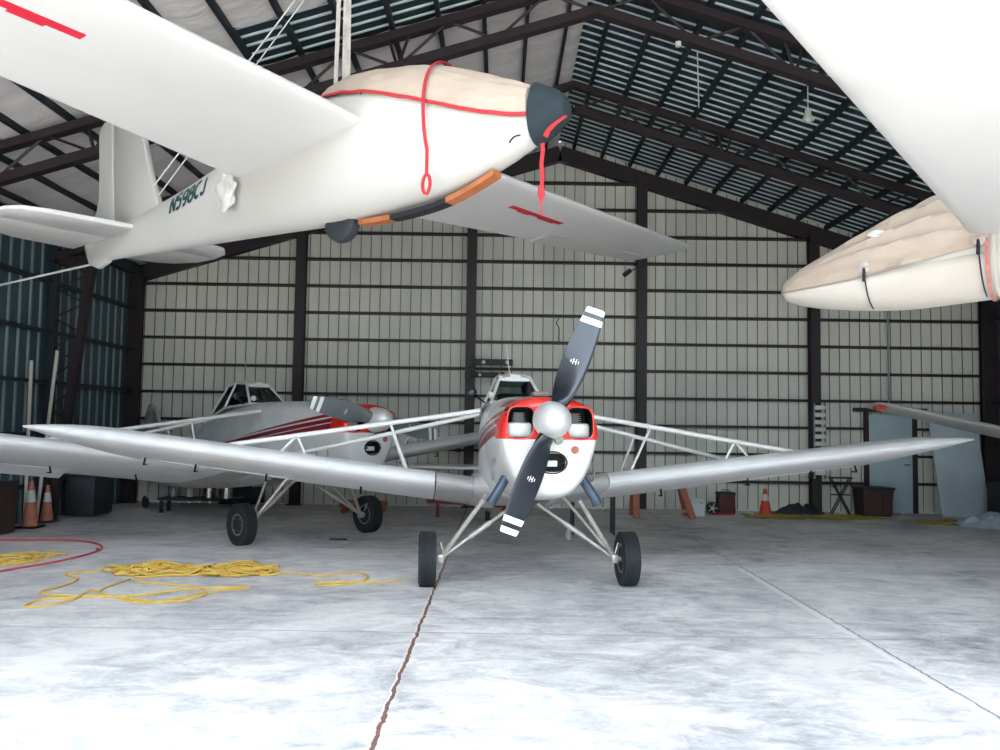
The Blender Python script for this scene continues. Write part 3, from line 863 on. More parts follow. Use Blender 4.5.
    obj('rudder', cut_outline([(-3.87, 1.3), (-3.87, -.1), (-4.0, -.24), (-4.2, -.28), (-4.38, -.2), (-4.46, -.02), (-4.4, .15), (-4.2, .34), (-4.14, .5), (-4.12, 1.25), (-4.05, 1.3)], .03), 'glider_white', root)
    if not skid: return root, fu
    bm = bmesh.new(); revolve(bm, [(.05, -.05), (.13, -.06), (.165, -.04), (.175, 0), (.165, .04), (.13, .06), (.05, .05)], 'y', 28, Matrix.Translation((-.56, 0, -.6))); obj('main_wheel', bm, 'rubber', root)
    bm = bmesh.new(); pts = []
    for k in range(13):
        x = -.34+(1.0+.34)*k/12; pts.append((x, 0, cr(GB, x)[2]-.035-.03*sin(pi*k/12)))
    R = []
    for p in pts:
        R.append([V((p[0], dy, p[2]+dz)) for dy, dz in ((-.05, -.02), (.05, -.02), (.05, .02), (-.05, .02))])
    loft(bm, R, mif=lambda i, k: 1 if 3 <= i < 8 else 0); obj('keel_skid', bm, None, root, mats=['wood_skid', 'black'], angle=30)
    return root, fu

def gl_matrix(R3, loc):
    m = Matrix(R3).to_4x4(); m.translation = V(loc); return m
MA = gl_matrix([[0.817, 0.57, -0.082], [-0.568, 0.822, 0.052], [0.098, 0.004, 0.995]], (-.907, 6.477, 3.989))
GA, FA = make_glider('white glider hung from the roof at upper left, marked N598CJ on its side', MA)
# registration letters wrapped on the near flank of the tail boom
def flank(x, z, off=.006):
    """point on the right-hand flank (y<0) at height z"""
    hw, zt, zb = cr(GB, x); zc = zt*.45+zb*.55
    hh = (zt-zc) if z > zc else (zc-zb)
    u = min(.98, abs(z-zc)/hh)
    s_ = u**(2.25/2); c_ = sqrt(max(0, 1-s_*s_))
    return V((x, -(c_**(2/2.25))*hw-off, z))
def arc(cx, cy, rx, ry, a0, a1, n=10): return [(cx+rx*cos(radians(a0+(a1-a0)*k/n)), cy+ry*sin(radians(a0+(a1-a0)*k/n))) for k in range(n+1)]
GL = {'N': [[(0, 0), (0, 1)], [(0, 1), (.55, 0)], [(.55, 0), (.55, 1)]],
      '5': [[(.5, 1), (.06, 1), (.02, .55)], arc(.26, .32, .27, .3, 130, -140, 14)],
      '9': [arc(.27, .7, .27, .28, 0, 360, 18), [(.54, .7), (.5, .3), (.32, .02), (.1, .04)]],
      '8': [arc(.27, .76, .22, .23, 0, 360, 16), arc(.27, .27, .27, .27, 0, 360, 16)],
      'C': [arc(.3, .5, .3, .5, 52, 308, 18)],
      'J': [[(.42, 1), (.42, .28)]+arc(.22, .24, .2, .24, 0, -170, 8)]}
bm = bmesh.new(); xo = 0; tot = 6*.74-.16
for chh in 'N598CJ':
    for st in GL[chh]:
        pts = []
        for (p0, q0), (p1, q1) in zip(st, st[1:]):
            for k in range(4): pts.append((p0+(p1-p0)*k/4, q0+(q1-q0)*k/4))
        pts.append(st[-1]); Lv = []
        for i in range(len(pts)):
            a = pts[max(0, i-1)]; b = pts[min(len(pts)-1, i+1)]; dx, dy = b[0]-a[0], b[1]-a[1]
            asp = .62/tot/.155; dx *= asp; l = sqrt(dx*dx+dy*dy) or 1; nx, ny = -dy/l*.11/asp, dx/l*.11
            row = []
            for q in (-1, 1):
                u = (xo+pts[i][0]+nx*q)/tot; w_ = pts[i][1]+ny*q
                row.append(bm.verts.new(flank(-2.70+.62*u+.012*w_, -.055+.045*u+.155*w_, .004)))
            Lv.append(row)
        for a, b in zip(Lv, Lv[1:]): bm.faces.new((a[0], a[1], b[1], b[0]))
    xo += .74
obj('registration_lettering', bm, simple('dark_green_paint', (22, 62, 66), .5, 0, .05), FA, smooth=False)
# vent marks
for x0, x1, z0, z1 in ((-.02, .14, .235, .27), (1.2, 1.29, -.46, -.43)):
    bm = bmesh.new(); tube(bm, [flank(x0+(x1-x0)*k/5, z0+(z1-z0)*k/5+.012*sin(pi*k/5), .004) for k in range(6)], .006, 6); obj('vent_slot', bm, 'black', FA)
# tip cord with a black weight
bm = bmesh.new(); tube(bm, [(-.5, 5.78, .07), (-.52, 5.84, -.02), (-.6, 5.7, -.06), (-.66, 5.62, -.1)], .008, 6); tube(bm, [(-.64, 5.64, -.08), (-.7, 5.56, -.15)], .035, 10)
obj('tip_tie', bm, 'black_cloth', GA)

def make_cover(matrix, name, label, x0, x1, trim, edge_lo, canvas, wr, fall=None):
    """cloth laid over the top of a glider body between x0 and x1; edge_lo(x) = angle of its lower edge"""
    root = thing(name, label, 'cover', matrix=matrix)
    bm = bmesh.new(); rings = []; NX = 70
    for j in range(NX+1):
        x = x0+(x1-x0)*j/NX; a = edge_lo(x); ring = []
        N = 40
        for k in range(N+1):
            t = a+(pi-2*a)*k/N
            off = .022+wr(x, t, j/NX, abs(2*k/N-1))
            hw, zt, zb = cr(GB, x); zc = zt*.45+zb*.55
            hh = (zt-zc) if sin(t) > 0 else (zc-zb)
            e = 2/2.25
            ring.append(V((x, -sgnpow(cos(t), e)*(hw+off), zc+sgnpow(sin(t), e)*(hh+off))))
        rings.append(ring)
    loft(bm, rings, closed=False)
    o = obj('canvas', bm, canvas, root, angle=80)
    sd = o.modifiers.new('s', 'SOLIDIFY'); sd.thickness = .006
    return root, rings
def wrA(x, t, u, e):
    w = .012*noise.noise(V((x*2.2+t*2.5, x*5-t*5, 0)))+.008*noise.noise(V((x*4, t*9, 3)))
    tent = .05*max(0, 1-abs(u-.12)/.22)*(1-e)
    return w+tent
def edgeA(x):
    # lower edge runs from high at the tail end to mid flank by the nose
    return radians(48-28*(x+.5))
cv, rings = make_cover(MA, 'canopy_cover', 'cream canvas cover with red trim laid over the nose of the N598CJ glider', -.5, 1.37, None, edgeA, 'canvas', wrA)
for idx in (0, -1):
    bm = bmesh.new(); R = []
    for r in rings:
        p = r[idx]; q = r[1 if idx == 0 else -2]; d = (q-p).normalized(); nn = V((0, -1 if idx == 0 else 1, 0))
        c = p; R.append([c-d*.014+nn*.008, c+d*.014+nn*.008, c+d*.014-nn*.006, c-d*.014-nn*.006])
    loft(bm, R); obj('red_trim', bm, 'strap_red', cv)
# black hood over the nose tip
bm = bmesh.new(); xs = [1.37, 1.40, 1.43, 1.47, 1.50, 1.54, 1.575, 1.595, 1.603]
R = []
for x in xs:
    r = gring(x, 44, .03); R.append([p+V((.02+.14*(p.z+.2), 0, 0))+(p-V((x, 0, -.27))).normalized()*(.014*noise.noise(p*9)) for p in r])
loft(bm, R, cap=(False, True)); obj('nose_hood', bm, 'black_cloth', cv)
# strap over the top, with hanging loop
def over(x, t, off): 
    hw, zt, zb = cr(GB, x); zc = zt*.45+zb*.55; hh = (zt-zc) if sin(t) > 0 else (zc-zb); e = 2/2.25
    return V((x, -sgnpow(cos(t), e)*(hw+off), zc+sgnpow(sin(t), e)*(hh+off)))
pts = [over(.62-.0*k, radians(-22+k*9), .05) for k in range(14)]
def ribbon(bm, pts, w, t, side=V((1, 0, 0))):
    R = []
    for i, p in enumerate(pts):
        d = (V(pts[min(i+1, len(pts)-1)])-V(pts[max(i-1, 0)])).normalized(); sd = (side-d*side.dot(d)).normalized(); nn = d.cross(sd)
        R.append([V(p)+sd*w+nn*t, V(p)-sd*w+nn*t, V(p)-sd*w-nn*t, V(p)+sd*w-nn*t])
    loft(bm, R)
Rm = MA.to_3x3().inverted() @ V((0, 0, -1))     # world down in glider space
bm = bmesh.new()
p0 = over(.62, radians(-22), .05)
down = [p0+Rm*(.06*k) for k in range(4)]
ribbon(bm, down[::-1]+pts, .013, .004)
e = down[-1]
ribbon(bm, [e+Rm*(.07-.07*cos(a))+V((.035*sin(a), 0, 0)) for a in [2*pi*k/14 for k in range(15)]], .007, .01, V((0, 1, 0)))
obj('red_strap', bm, 'strap_red', cv)
bm = bmesh.new(); p = V((1.45, -.1, -.53)); a = [p+Rm*(.05*k)+V((.006*sin(k*1.7), .0, 0)) for k in range(7)]; ribbon(bm, a, .014, .004)
e = a[-1]; tube(bm, [e, e+Rm*.05, e+Rm*.1], [.02, .028, .008], 8); tube(bm, [e+Rm*.1, e+Rm*.2], .005, 6)
p = V((1.49, -.12, -.5)); ribbon(bm, [p, p+V((.04, -.02, .03)), p+V((.09, 0, .07)), p+V((.14, .05, .12))], .018, .004)
obj('nose_ribbon', bm, 'strap_red', cv)

# rag and wire on the wing root
bm = bmesh.new(); q = bmesh.ops.create_icosphere(bm, subdivisions=4, radius=.12)
for v in bm.verts: v.co = MA @ (V((-1.62, -.33, -.14))+V((v.co.x*1.0, v.co.y*.4, v.co.z*(1.1 if v.co.z > 0 else 1.4)))*(1+.45*noise.noise(v.co*16)))
tag(obj('rag', bm, 'glider_grey'), 'crumpled white rag tied at the rear wing root of the N598CJ glider', 'rag')

# lifting sling from the roof
bm = bmesh.new(); C0 = MA @ V((-.5, 0, .55)); top = V((C0.x, C0.y, 7.3))
t = thing('lifting_sling', 'grey webbing hoist straps holding the N598CJ glider from the roof', 'strap', tuple(C0))
for dx in (-.05, .02, .055):
    bm = bmesh.new(); ribbon(bm, [V((dx*.7, 0, 1.2+.02)), V((dx, .0, 0)), V((dx*.8, 0, -.25))], .017 if dx else .012, .006); obj('webbing', bm, 'webbing', t)
bm = bmesh.new(); tube(bm, [(0, 0, 1.3), (0, 0, 6.85-C0.z)], .012, 8); obj('hoist_cable', bm, 'steel_dark', t)
bm = bmesh.new(); revolve(bm, [(.02, .1), (.08, .08), (.1, 0), (.08, -.06), (.03, -.1)], 'z', 20, Matrix.Translation((0, 0, .9))); box(bm, (0, 0, .9), (.14, .14, .05), bevel=.02)
obj('hook_block', bm, 'strap_red', t)
bm = bmesh.new(); a = MA @ V((-4.3, 0, -.2)); b = V((-3.9, 9.4, 6.05))
def rope(name, pts, r, m, label, cat='rope'):
    bm = bmesh.new(); tube(bm, pts, r, 6); return tag(obj(name, bm, m), label, cat)
g1 = MA @ V((-3.95, -.12, -.2)); 
rope('tail_rope', [a, V((C0.x-.1, C0.y+.05, 5.72))], .008, 'rope_white', 'thin pale rope wrapped on the N598CJ tail and rising to the roof')
rope('tether_rope', [a, V((-7.4, 10.9, 3.25)), V((-7.55, 11.1, 3.2))], .012, 'rope_white', 'white tether line from the glider tail to the left wall')
rope('guy_wire', [MA @ V((-3.3, 0, .16)), V((C0.x-.03, C0.y+.05, 5.72))], .006, 'rope_white', 'second thin wire rising behind the near wing toward the bare roof bay')

# right-hand glider
fdir = V((-.78, .63, 0)).normalized(); ldir = V((-fdir.y, fdir.x, 0))
GB = [(1.56, .0, -.30, -.30), (1.545, .05, -.25, -.34), (1.48, .11, -.20, -.385), (1.3, .18, -.09, -.44), (1.1, .225, .0, -.475), (.85, .26, .11, -.505), (.5, .29, .24, -.525), (.15, .31, .36, -.51), (-.3, .32, .40, -.48), (-.9, .29, .38, -.45), (-1.5, .25, .32, -.42), (-2.5, .17, .21, -.36), (-3.5, .09, .12, -.28), (-4.2, .04, .10, -.20), (-4.3, .02, .08, -.17)]
MB_ = gl_matrix([[fdir.x, ldir.x, 0], [fdir.y, ldir.y, 0], [0, 0, 1]], (3.86, 6.80, 3.27))
GBo, FB = make_glider('second white glider hung at right with its wing sweeping overhead', MB_, skid=False, swp=0, lex=-.06, c0=1.9, c1=1.7)
def wrB(x, t, u, e):
    # long diagonal folds pulled up towards the wing root
    ph = (t-pi/2)*(1 if t < pi/2 else -1)
    ph2 = abs(t-pi/2)
    f = sin(ph2*19+x*4.6+1.5*noise.noise(V((x, ph2*2, 0))))
    k = max(0, min(1, (1.25-x)/.8))
    return (.045*max(-.25, f)*k+.006*noise.noise(V((x*7, t*7, 5))))*(1 if e < .97 else .3)
def edgeB(x): 
    return radians(-4-4*sin(x*1.5)) 
cv2, rings = make_cover(MB_, 'canopy_cover', 'cream wrinkled canvas cover tied over the nose of the right glider', -.2, 1.53, None, edgeB, 'canvas', wrB)
bm = bmesh.new(); R = []
xs = [-.2+1.745*k/30 for k in range(31)]
for x in xs:
    R.append([over(x, radians(-170+160*k/20), .014) for k in range(21)])
loft(bm, R, closed=False); o = obj('lower_panel', bm, 'canvas_white', cv2); o.modifiers.new('s', 'SOLIDIFY').thickness = .004
bm = bmesh.new(); R = [[over(x, 2*pi*k/40, .03) for k in range(40)] for x in (-.2, -.19, -.18, -.17)]
loft(bm, R, cap=(False, False)); obj('red_trim', bm, 'faded_red', cv2)
bm = bmesh.new(); R = [[over(x, 2*pi*k/40, .036) for k in range(40)] for x in (-.245, -.23)]
loft(bm, R, cap=(False, False)); obj('faded_band', bm, 'canvas_white', cv2)
for xx in (-.13, .735):
    bm = bmesh.new()
    for q in range(1): 
        p = over(xx, pi+radians(0), .035); p.y = abs(p.y)
        tube(bm, [V((xx, p.y, p.z+.02)), V((xx, p.y+.02, p.z-.1))], .014, 8)
        tube(bm, [V((xx, p.y+.01, p.z-.08))]+[V((xx-.02*k/8, abs(over(xx, radians(-6-8*k), .03).y), over(xx, radians(-6-8*k), .03).z)) for k in range(1, 9)], .006, 6)
    obj('elastic_tie', bm, 'black_cloth', cv2)
    bm = bmesh.new(); revolve(bm, [(.001, .012), (.04, .008), (.05, 0), (.001, -.01)], 'y', 18, Matrix.Translation((xx, p.y, p.z+.02))); obj('tie_patch', bm, 'webbing', cv2)
bm = bmesh.new(); p = over(.65, radians(180-42), .045); n = V((0, p.y, p.z+.1)).normalized()
revolve(bm, [(.001, .01), (.05, .008), (.06, 0), (.001, -.01)], 'z', 20, Matrix.Translation(p) @ n.to_track_quat('Z', 'Y').to_matrix().to_4x4() @ Matrix.Diagonal((1.2, .7, 1, 1))); obj('cover_patch', bm, 'lamp', cv2)
# slings for the right glider, out of frame
t = thing('lifting_sling', 'straps from the roof holding the right glider, beyond the picture edge', 'strap', tuple(MB_ @ V((-.5, 0, .5))))
bm = bmesh.new(); ribbon(bm, [V((0, 0, 2.6)), V((0, 0, -.02))], .03, .006); obj('webbing', bm, 'webbing', t)
tag(t, 'grey webbing strap holding up the right-hand glider behind its cover', 'strap')

# low wing poking in from the right, lying on a trestle
wd = V((3.9, 2.0, -.52)).normalized(); tipP = V((5.05, 11.0, 2.06))
bk = V((0, 0, 1)).cross(wd).normalized()   # chord direction away from camera
bk = bk if bk.y > 0 else -bk
bm = bmesh.new(); R = []
up = wd.cross(bk); up = up if up.z > 0 else -up
for k in range(21):
    u = k/20; L = 4.75*u; c = .55+.35*u
    if u < .12: c *= sqrt(max(.04, 1-(1-u/.12)**2))
    ring = []
    for q in range(24):
        a = 2*pi*q/24; xx = (1-cos(a))/2; th = .07*sin(a)*(1-.75*xx)*c*1.7*(1 if a < pi else .6)
        ring.append(tipP+wd*L+bk*(xx*c)+up*th)
    R.append(ring)
loft(bm, R)
spw = thing('stored_wing', 'long grey wing jutting in from the right edge above the white panel', 'wing', (0, 0, 0))
obj('wing_skin', bm, 'glider_grey', spw)
bm = bmesh.new(); box(bm, tuple(tipP+wd*.1+bk*.1+V((0, 0, -.05))), (.14, .1, .05), bevel=.01); obj('red_tip_block', bm, 'strap_red', spw)
bm = bmesh.new()
cx, cy = tipP.x+wd.x*4.3, tipP.y+wd.y*4.3; hz = tipP.z+wd.z*4.3-.07
for dx in (-.25, .25):
    for dy in (-.3, .6): bar(bm, (cx+dx*1.4, cy+dy*1.3, 0), (cx+dx*.3, cy+dy, hz-.05), .05, .09, V((1, 0, 0)))
bar(bm, (cx, cy-.4, hz-.04), (cx, cy+.75, hz-.04), .09, .09)
tag(obj('trestle', bm, 'wood', smooth=False), 'wooden trestle carrying the stored grey wing near the right wall', 'trestle')

# ------------------------------------------------------------------ clutter
def cone(loc, h, label, dirty=False, s=1):
    t = thing('traffic_cone', label, 'traffic cone', loc)
    c = 'cone_dirty' if dirty else 'cone_orange'
    bm = bmesh.new(); r0, r1 = .135*s, .03*s
    def r(z): return r0+(r1-r0)*(z/h)
    prof = [(r(.03), .03), (r(h*.55), h*.55), (r(h*.55)+.003, h*.551), (r(h*.8)+.003, h*.8), (r(h*.8), h*.801), (r1, h), (r1*.6, h)]
    revolve(bm, prof, 'z', 28, mif=lambda i: 1 if i == 2 else 0); obj('cone_body', bm, None, t, mats=[c, 'lamp'])
    bm = bmesh.new(); box(bm, (0, 0, .015), (.36*s, .36*s, .03), bevel=.008); obj('cone_base', bm, c if not dirty else 'black', t)
cone((5.28, 16.55, 0), .52, 'orange traffic cone by the back wall under the right wing of the front plane', s=.95)
cone((-7.25, 13.0, 0), .72, 'tall dirty orange and white cone by the left wall', True, .9)
cone((-7.4, 13.75, 0), .6, 'shorter faded cone just behind the tall one at left', True, .8)

# cords on the floor
def heap(name, cx, cy, rx, ry, loops, label, m, r=.011, hz=.09, seed=1, extra=(), n=700, group=None):
    rnd = random.Random(seed); pts = []
    ph = 0
    for k in range(n):
        a = k/n*loops*2*pi
        wob = .66+.8*noise.noise(V((a*.9, seed, 0)))
        ox = .35*rx*noise.noise(V((k/n*9, seed+5, 0)))*2; oy = .3*ry*noise.noise(V((k/n*9, seed+9, 0)))*2
        pts.append(V((cx+ox+rx*wob*.8*cos(a+.6*noise.noise(V((a*.2, 3, seed)))), cy+oy+ry*wob*.8*sin(a), r+abs(noise.noise(V((a*.8, seed, 7))))*hz)))
    bm = bmesh.new(); tube(bm, pts, r, 5)
    for e in extra:
        bm2 = e; sm = []
        P_ = [V((p[0], p[1], r)) for p in e]
        for i in range(len(P_)-1):
            p0 = P_[max(i-1, 0)]; p1 = P_[i]; p2 = P_[i+1]; p3 = P_[min(i+2, len(P_)-1)]
            for q in range(8):
                t = q/8; sm.append(.5*((2*p1)+(p2-p0)*t+(2*p0-5*p1+4*p2-p3)*t*t+(3*p1-p0-3*p2+p3)*t**3))
        sm.append(P_[-1]); tube(bm, sm, r, 5)
    return tag(obj(name, bm, m), label, 'cord', group)
def fl(px, py):
    """floor point seen at a pixel of the photograph"""
    dx = (px-500)/831; dy = (375-py)/831; r = radians(.85); p = radians(3.51)
    F = V((0, cos(p), sin(p))); U0 = V((0, -sin(p), cos(p))); R0 = V((1, 0, 0))
    R_ = R0*cos(r)+U0*sin(r); U_ = -R0*sin(r)+U0*cos(r)
    d = F+R_*dx+U_*dy; k = -1.68/d.z
    return (d.x*k, d.y*k)
c = fl(155, 571); heap('extension_cord', c[0], c[1], .6, .42, 24, 'yellow cord heaped on the floor with loose loops toward the lower left', 'cord_yellow', seed=2,
     extra=[[fl(*q) for q in ((100, 572), (66, 575), (78, 580), (60, 588), (40, 594), (75, 597), (130, 597), (190, 590), (250, 588), (205, 594), (150, 604), (110, 597), (90, 592), (75, 600), (50, 606), (25, 608), (40, 601), (70, 599))],
            [fl(*q) for q in ((130, 580), (100, 592), (118, 598), (170, 603), (205, 596), (195, 588), (150, 584), (135, 582))]])
c = fl(238, 572); heap('extension_cord', c[0], c[1], .56, .4, 24, 'yellow cord heap nearer the rear plane wheel, tail running right', 'cord_yellow', seed=5,
     extra=[[fl(*q) for q in ((270, 575), (290, 573), (320, 577), (350, 573), (368, 577), (360, 583), (330, 586), (315, 585), (340, 583), (380, 583), (402, 581))], [fl(*q) for q in ((256, 572), (247, 565), (254, 562), (262, 567), (258, 573))]])
c = fl(15, 560); heap('extension_cord', c[0], c[1], .45, .5, 7, 'yellow cord at the left edge beside the red hose loop', 'cord_yellow', seed=8, hz=.03, n=400,
     extra=[[fl(*q) for q in ((0, 566), (30, 560), (50, 553), (66, 555), (30, 553), (0, 557))]])
heap('hose', fl(98, 550)[0], fl(98, 550)[1], .02, .02, 1, 'red hose looping on the floor at the left edge', 'cord_red', seed=3, n=20, hz=0, r=.013,
     extra=[[fl(*q) for q in ((-12, 541), (-5, 541), (30, 541), (70, 541), (95, 544), (102, 549), (92, 554), (60, 562), (20, 569), (-8, 574))]])
c = fl(778, 518); heap('rope_pile', c[0], c[1], .78, .3, 20, 'olive yellow rope pile on the floor just right of the orange cone', 'cord_olive', seed=11)
c = fl(842, 519); heap('rope_pile', c[0], c[1], .78, .3, 20, 'olive yellow rope pile in front of the dark brown bin', 'cord_olive', seed=12)
c = fl(950, 524); heap('rope_pile', c[0], c[1], .78, .3, 20, 'olive yellow rope pile in front of the leaning white panel', 'cord_olive', seed=13)

# leaning pipes at left wall
def pole(a, b, r, label):
    bm = bmesh.new(); tube(bm, [a, b], r, 10); tag(obj('pipe', bm, 'pvc'), label, 'pipe')
pole((-7.5, 13.3, .0), (-7.55, 13.35, 2.62), .028, 'white pipe leaning near the left wall, the more upright of the two')
pole((-7.46, 13.55, .0), (-7.22, 13.5, 2.8), .028, 'longer white pipe tilted against the left lattice column')

# bracket arms on the column
t = thing('bracket_arm', 'black bracket arm with pale bolts on the column, upper of the two', 'bracket', (-.5, YB-.42, 2.98))
bm = bmesh.new(); box(bm, (.34, 0, 0), (.84, .06, .13), bevel=.01); box(bm, (-.1, .06, 0), (.2, .12, .18)); obj('arm', bm, 'dark_box', t)
for xx in (.16, .64):
    bm = bmesh.new(); revolve(bm, [(.001, -.05), (.035, -.05), (.04, -.03), (.001, 0)], 'y', 12, Matrix.Translation((xx, -.0, 0))); obj('bolt', bm, 'lamp', t)
t2 = copy_tree(t); t2.location = (-.55, YB-.42, 2.72); t2.scale = (.85, 1, .85)
t2['label'] = 'shorter black bracket arm directly below the longer one on the column'
# hanging hook and conduit on back wall
rope('hanging_wire', [V((1.22, YB-.12, 3.95)), V((1.16, YB-.12, 3.85)), V((1.22, YB-.12, 3.75)), V((1.22, YB-.12, 3.45))], .012, 'steel_brown', 'bent wire hook hanging on the back wall left of the propeller tip', 'hook')
t = thing('electrical_box', 'pale electrical box with conduit on the back wall above the door', 'electrical box', (8.14, YB-.14, 2.12))
bm = bmesh.new(); box(bm, (0, 0, 0), (.3, .09, .14), bevel=.01); obj('box_cover', bm, 'pvc', t)
bm = bmesh.new(); tube(bm, [(-.05, 0, .07), (-.05, 0, 2.2)], .02, 8); obj('conduit', bm, 'wall_rib', t)
# slatted white ladder on the column
t = thing('slatted_ladder', 'narrow pale slatted ladder hung on the back wall column', 'ladder', (6.56, YB-.36, .8))
for sg in (-1, 1):
    bm = bmesh.new(); box(bm, (sg*.11, 0, .68), (.025, .05, 1.56)); obj('side_rail', bm, 'wall_rib', t, smooth=False)
for k in range(10):
    bm = bmesh.new(); box(bm, (0, -.01, .02+k*.148), (.21, .07, .085), bevel=.006); obj('rung', bm, 'lamp', t)
# leaning panel
bm = bmesh.new()
mt = Matrix.Translation((9.38, YB-.62, 0)) @ Matrix.Rotation(radians(-8), 4, 'X') @ Matrix.Rotation(radians(-3), 4, 'Y')
box(bm, (0, 0, 1.04), (.98, .04, 2.1), mt, bevel=.006)
for v in bm.verts: v.co.z = max(v.co.z, .002)
t = tag(obj('white_panel', bm, 'panel_blue'), 'large pale blue-white panel leaning on the back wall beside the door', 'panel')
bm = bmesh.new(); revolve(bm, [(.001, -.03), (.025, -.03), (.025, .0), (.001, 0)], 'y', 12, mt @ Matrix.Translation((-.4, -.01, 1.4))); obj('knob_hole', bm, 'black', t)
# bin
t = thing('storage_bin', 'dark brown lidded bin on the floor in front of the grey door', 'bin', (7.5, 16.75, 0))
bm = bmesh.new(); R = []
for z, s in ((0, .88), (.02, .9), (.48, 1), (.52, 1)): R.append([V((x*.3*s, y*.25*s, z)) for x, y in ((-1, -1), (1, -1), (1, 1), (-1, 1))])
loft(bm, R); box(bm, (.18, -.27, .25), (.18, .03, .4), bevel=.01); obj('bin_body', bm, 'brown_box', t, smooth=False)
bm = bmesh.new(); box(bm, (0, 0, .55), (.66, .56, .05), bevel=.015); obj('bin_lid', bm, 'dark_box', t)
# folding frame left of bin
t = thing('folding_rack', 'dark folding metal rack with crossed legs between column and bin', 'rack', (6.9, 16.85, 0))
for yy in (-.05, .05):
    bm = bmesh.new()
    tube(bm, [(-.2, yy, 0), (.18, yy, .72)], .014, 6); tube(bm, [(.18, -yy, 0), (-.2, -yy, .72)], .014, 6); obj('crossed_leg', bm, 'steel_dark', t)
bm = bmesh.new(); box(bm, (0, 0, .74), (.42, .2, .03)); box(bm, (0, 0, .4), (.36, .12, .02)); obj('rack_top', bm, 'steel_dark', t, smooth=False)
# sawhorse
t = thing('sawhorse', 'low reddish wooden sawhorse behind the right wing of the front plane', 'sawhorse', (3.05, 15.9, 0))
for i, (dx, lean) in enumerate(((-.43, -.03), (.43, .16))):
    for dy in (-.2, .2):
        bm = bmesh.new(); bar(bm, (dx+lean, dy*1.3, 0), (dx-.02, dy*.4, .62), .06, .12, V((1, 0, 0))); obj('leg', bm, 'wood', t, smooth=False)
bm = bmesh.new(); bar(bm, (-.55, 0, .64), (.55, 0, .64), .12, .07); obj('top_beam', bm, 'wood', t, smooth=False)
bm = bmesh.new(); bar(bm, (-.4, -.2, .14), (.5, -.2, .14), .03, .05); obj('stretcher', bm, 'wood_pale', t, smooth=False)
# crate, wheel, red box
t = thing('plastic_crate', 'small white crate standing right of the sawhorse', 'crate', (3.85, 16.3, 0))
bm = bmesh.new(); box(bm, (0, 0, .02), (.24, .3, .04)); 
for zz in (.06, .14, .22, .3):
    for q in ((0, -.14, .26, .02), (0, .14, .26, .02), (-.12, 0, .02, .3), (.12, 0, .02, .3)): box(bm, (q[0], q[1], zz), (q[2], q[3], .055))
for sx in (-.12, .12):
    for sy in (-.14, .14): box(bm, (sx, sy, .17), (.03, .03, .34))
box(bm, (0, -.125, .1), (.2, .012, .18))
obj('crate_body', bm, 'plastic_white', t, smooth=False)
bm = bmesh.new(); revolve(bm, [(.03, -.03), (.1, -.035), (.125, -.02), (.125, .02), (.1, .035), (.03, .03)], 'y', 22, Matrix.Translation((4.22, 16.5, .127))); 
t = tag(obj('spare_wheel', bm, 'rubber'), 'small dark wheel with pale spokes on the floor between crate and red box', 'wheel')
bm = bmesh.new(); revolve(bm, [(.001, -.04), (.03, -.045), (.04, -.02), (.001, 0)], 'y', 12, Matrix.Translation((4.22, 16.5, .127)))
for k in range(5): a = k*2*pi/5; tube(bm, [(4.22, 16.46, .127), (4.22+.1*cos(a), 16.46, .127+.1*sin(a))], .011, 6)
obj('spokes', bm, 'plastic_white', t)
t = thing('toolbox', 'dark red box against the back wall left of the orange cone', 'toolbox', (4.55, 16.75, 0))
bm = bmesh.new(); box(bm, (0, 0, .2), (.32, .28, .36), bevel=.01); obj('box_body', bm, simple('maroon', (80, 30, 34), .6), t)
bm = bmesh.new(); box(bm, (0, 0, .4), (.34, .3, .05), bevel=.01); tube(bm, [(-.08, 0, .42), (-.08, 0, .47), (.08, 0, .47), (.08, 0, .42)], .01, 6); obj('box_lid', bm, 'dark_box', t)
bm = bmesh.new(); box(bm, (4.4, 16.4, .03), (.45, .08, .03), bevel=.008); tag(obj('red_bar', bm, 'strap_red'), 'short red bar lying on the floor below the dark red box', 'bar')
bm = bmesh.new(); revolve(bm, [(.001, 0), (.045, 0), (.05, .1), (.03, .14), (.03, .17), (.001, .17)], 'z', 18, Matrix.Translation((1.06, 12.6, 0))); tag(obj('jug', bm, 'plastic_white'), 'little white jug on the floor between front plane body and sawhorse', 'jug')
# maroon bench behind wing root
t = thing('workbench', 'low workbench with maroon top behind the right wing root of the front plane', 'bench', (1.5, 13.3, 0))
bm = bmesh.new(); box(bm, (0, 0, .93), (.72, .4, .06), bevel=.01); obj('bench_top', bm, 'dark_red', t)
for sx in (-.32, .32):
    for sy in (-.15, .15):
        bm = bmesh.new(); bar(bm, (sx, sy, 0), (sx, sy, .9), .04, .04, V((1, 0, 0))); obj('leg', bm, 'steel_dark', t, smooth=False)
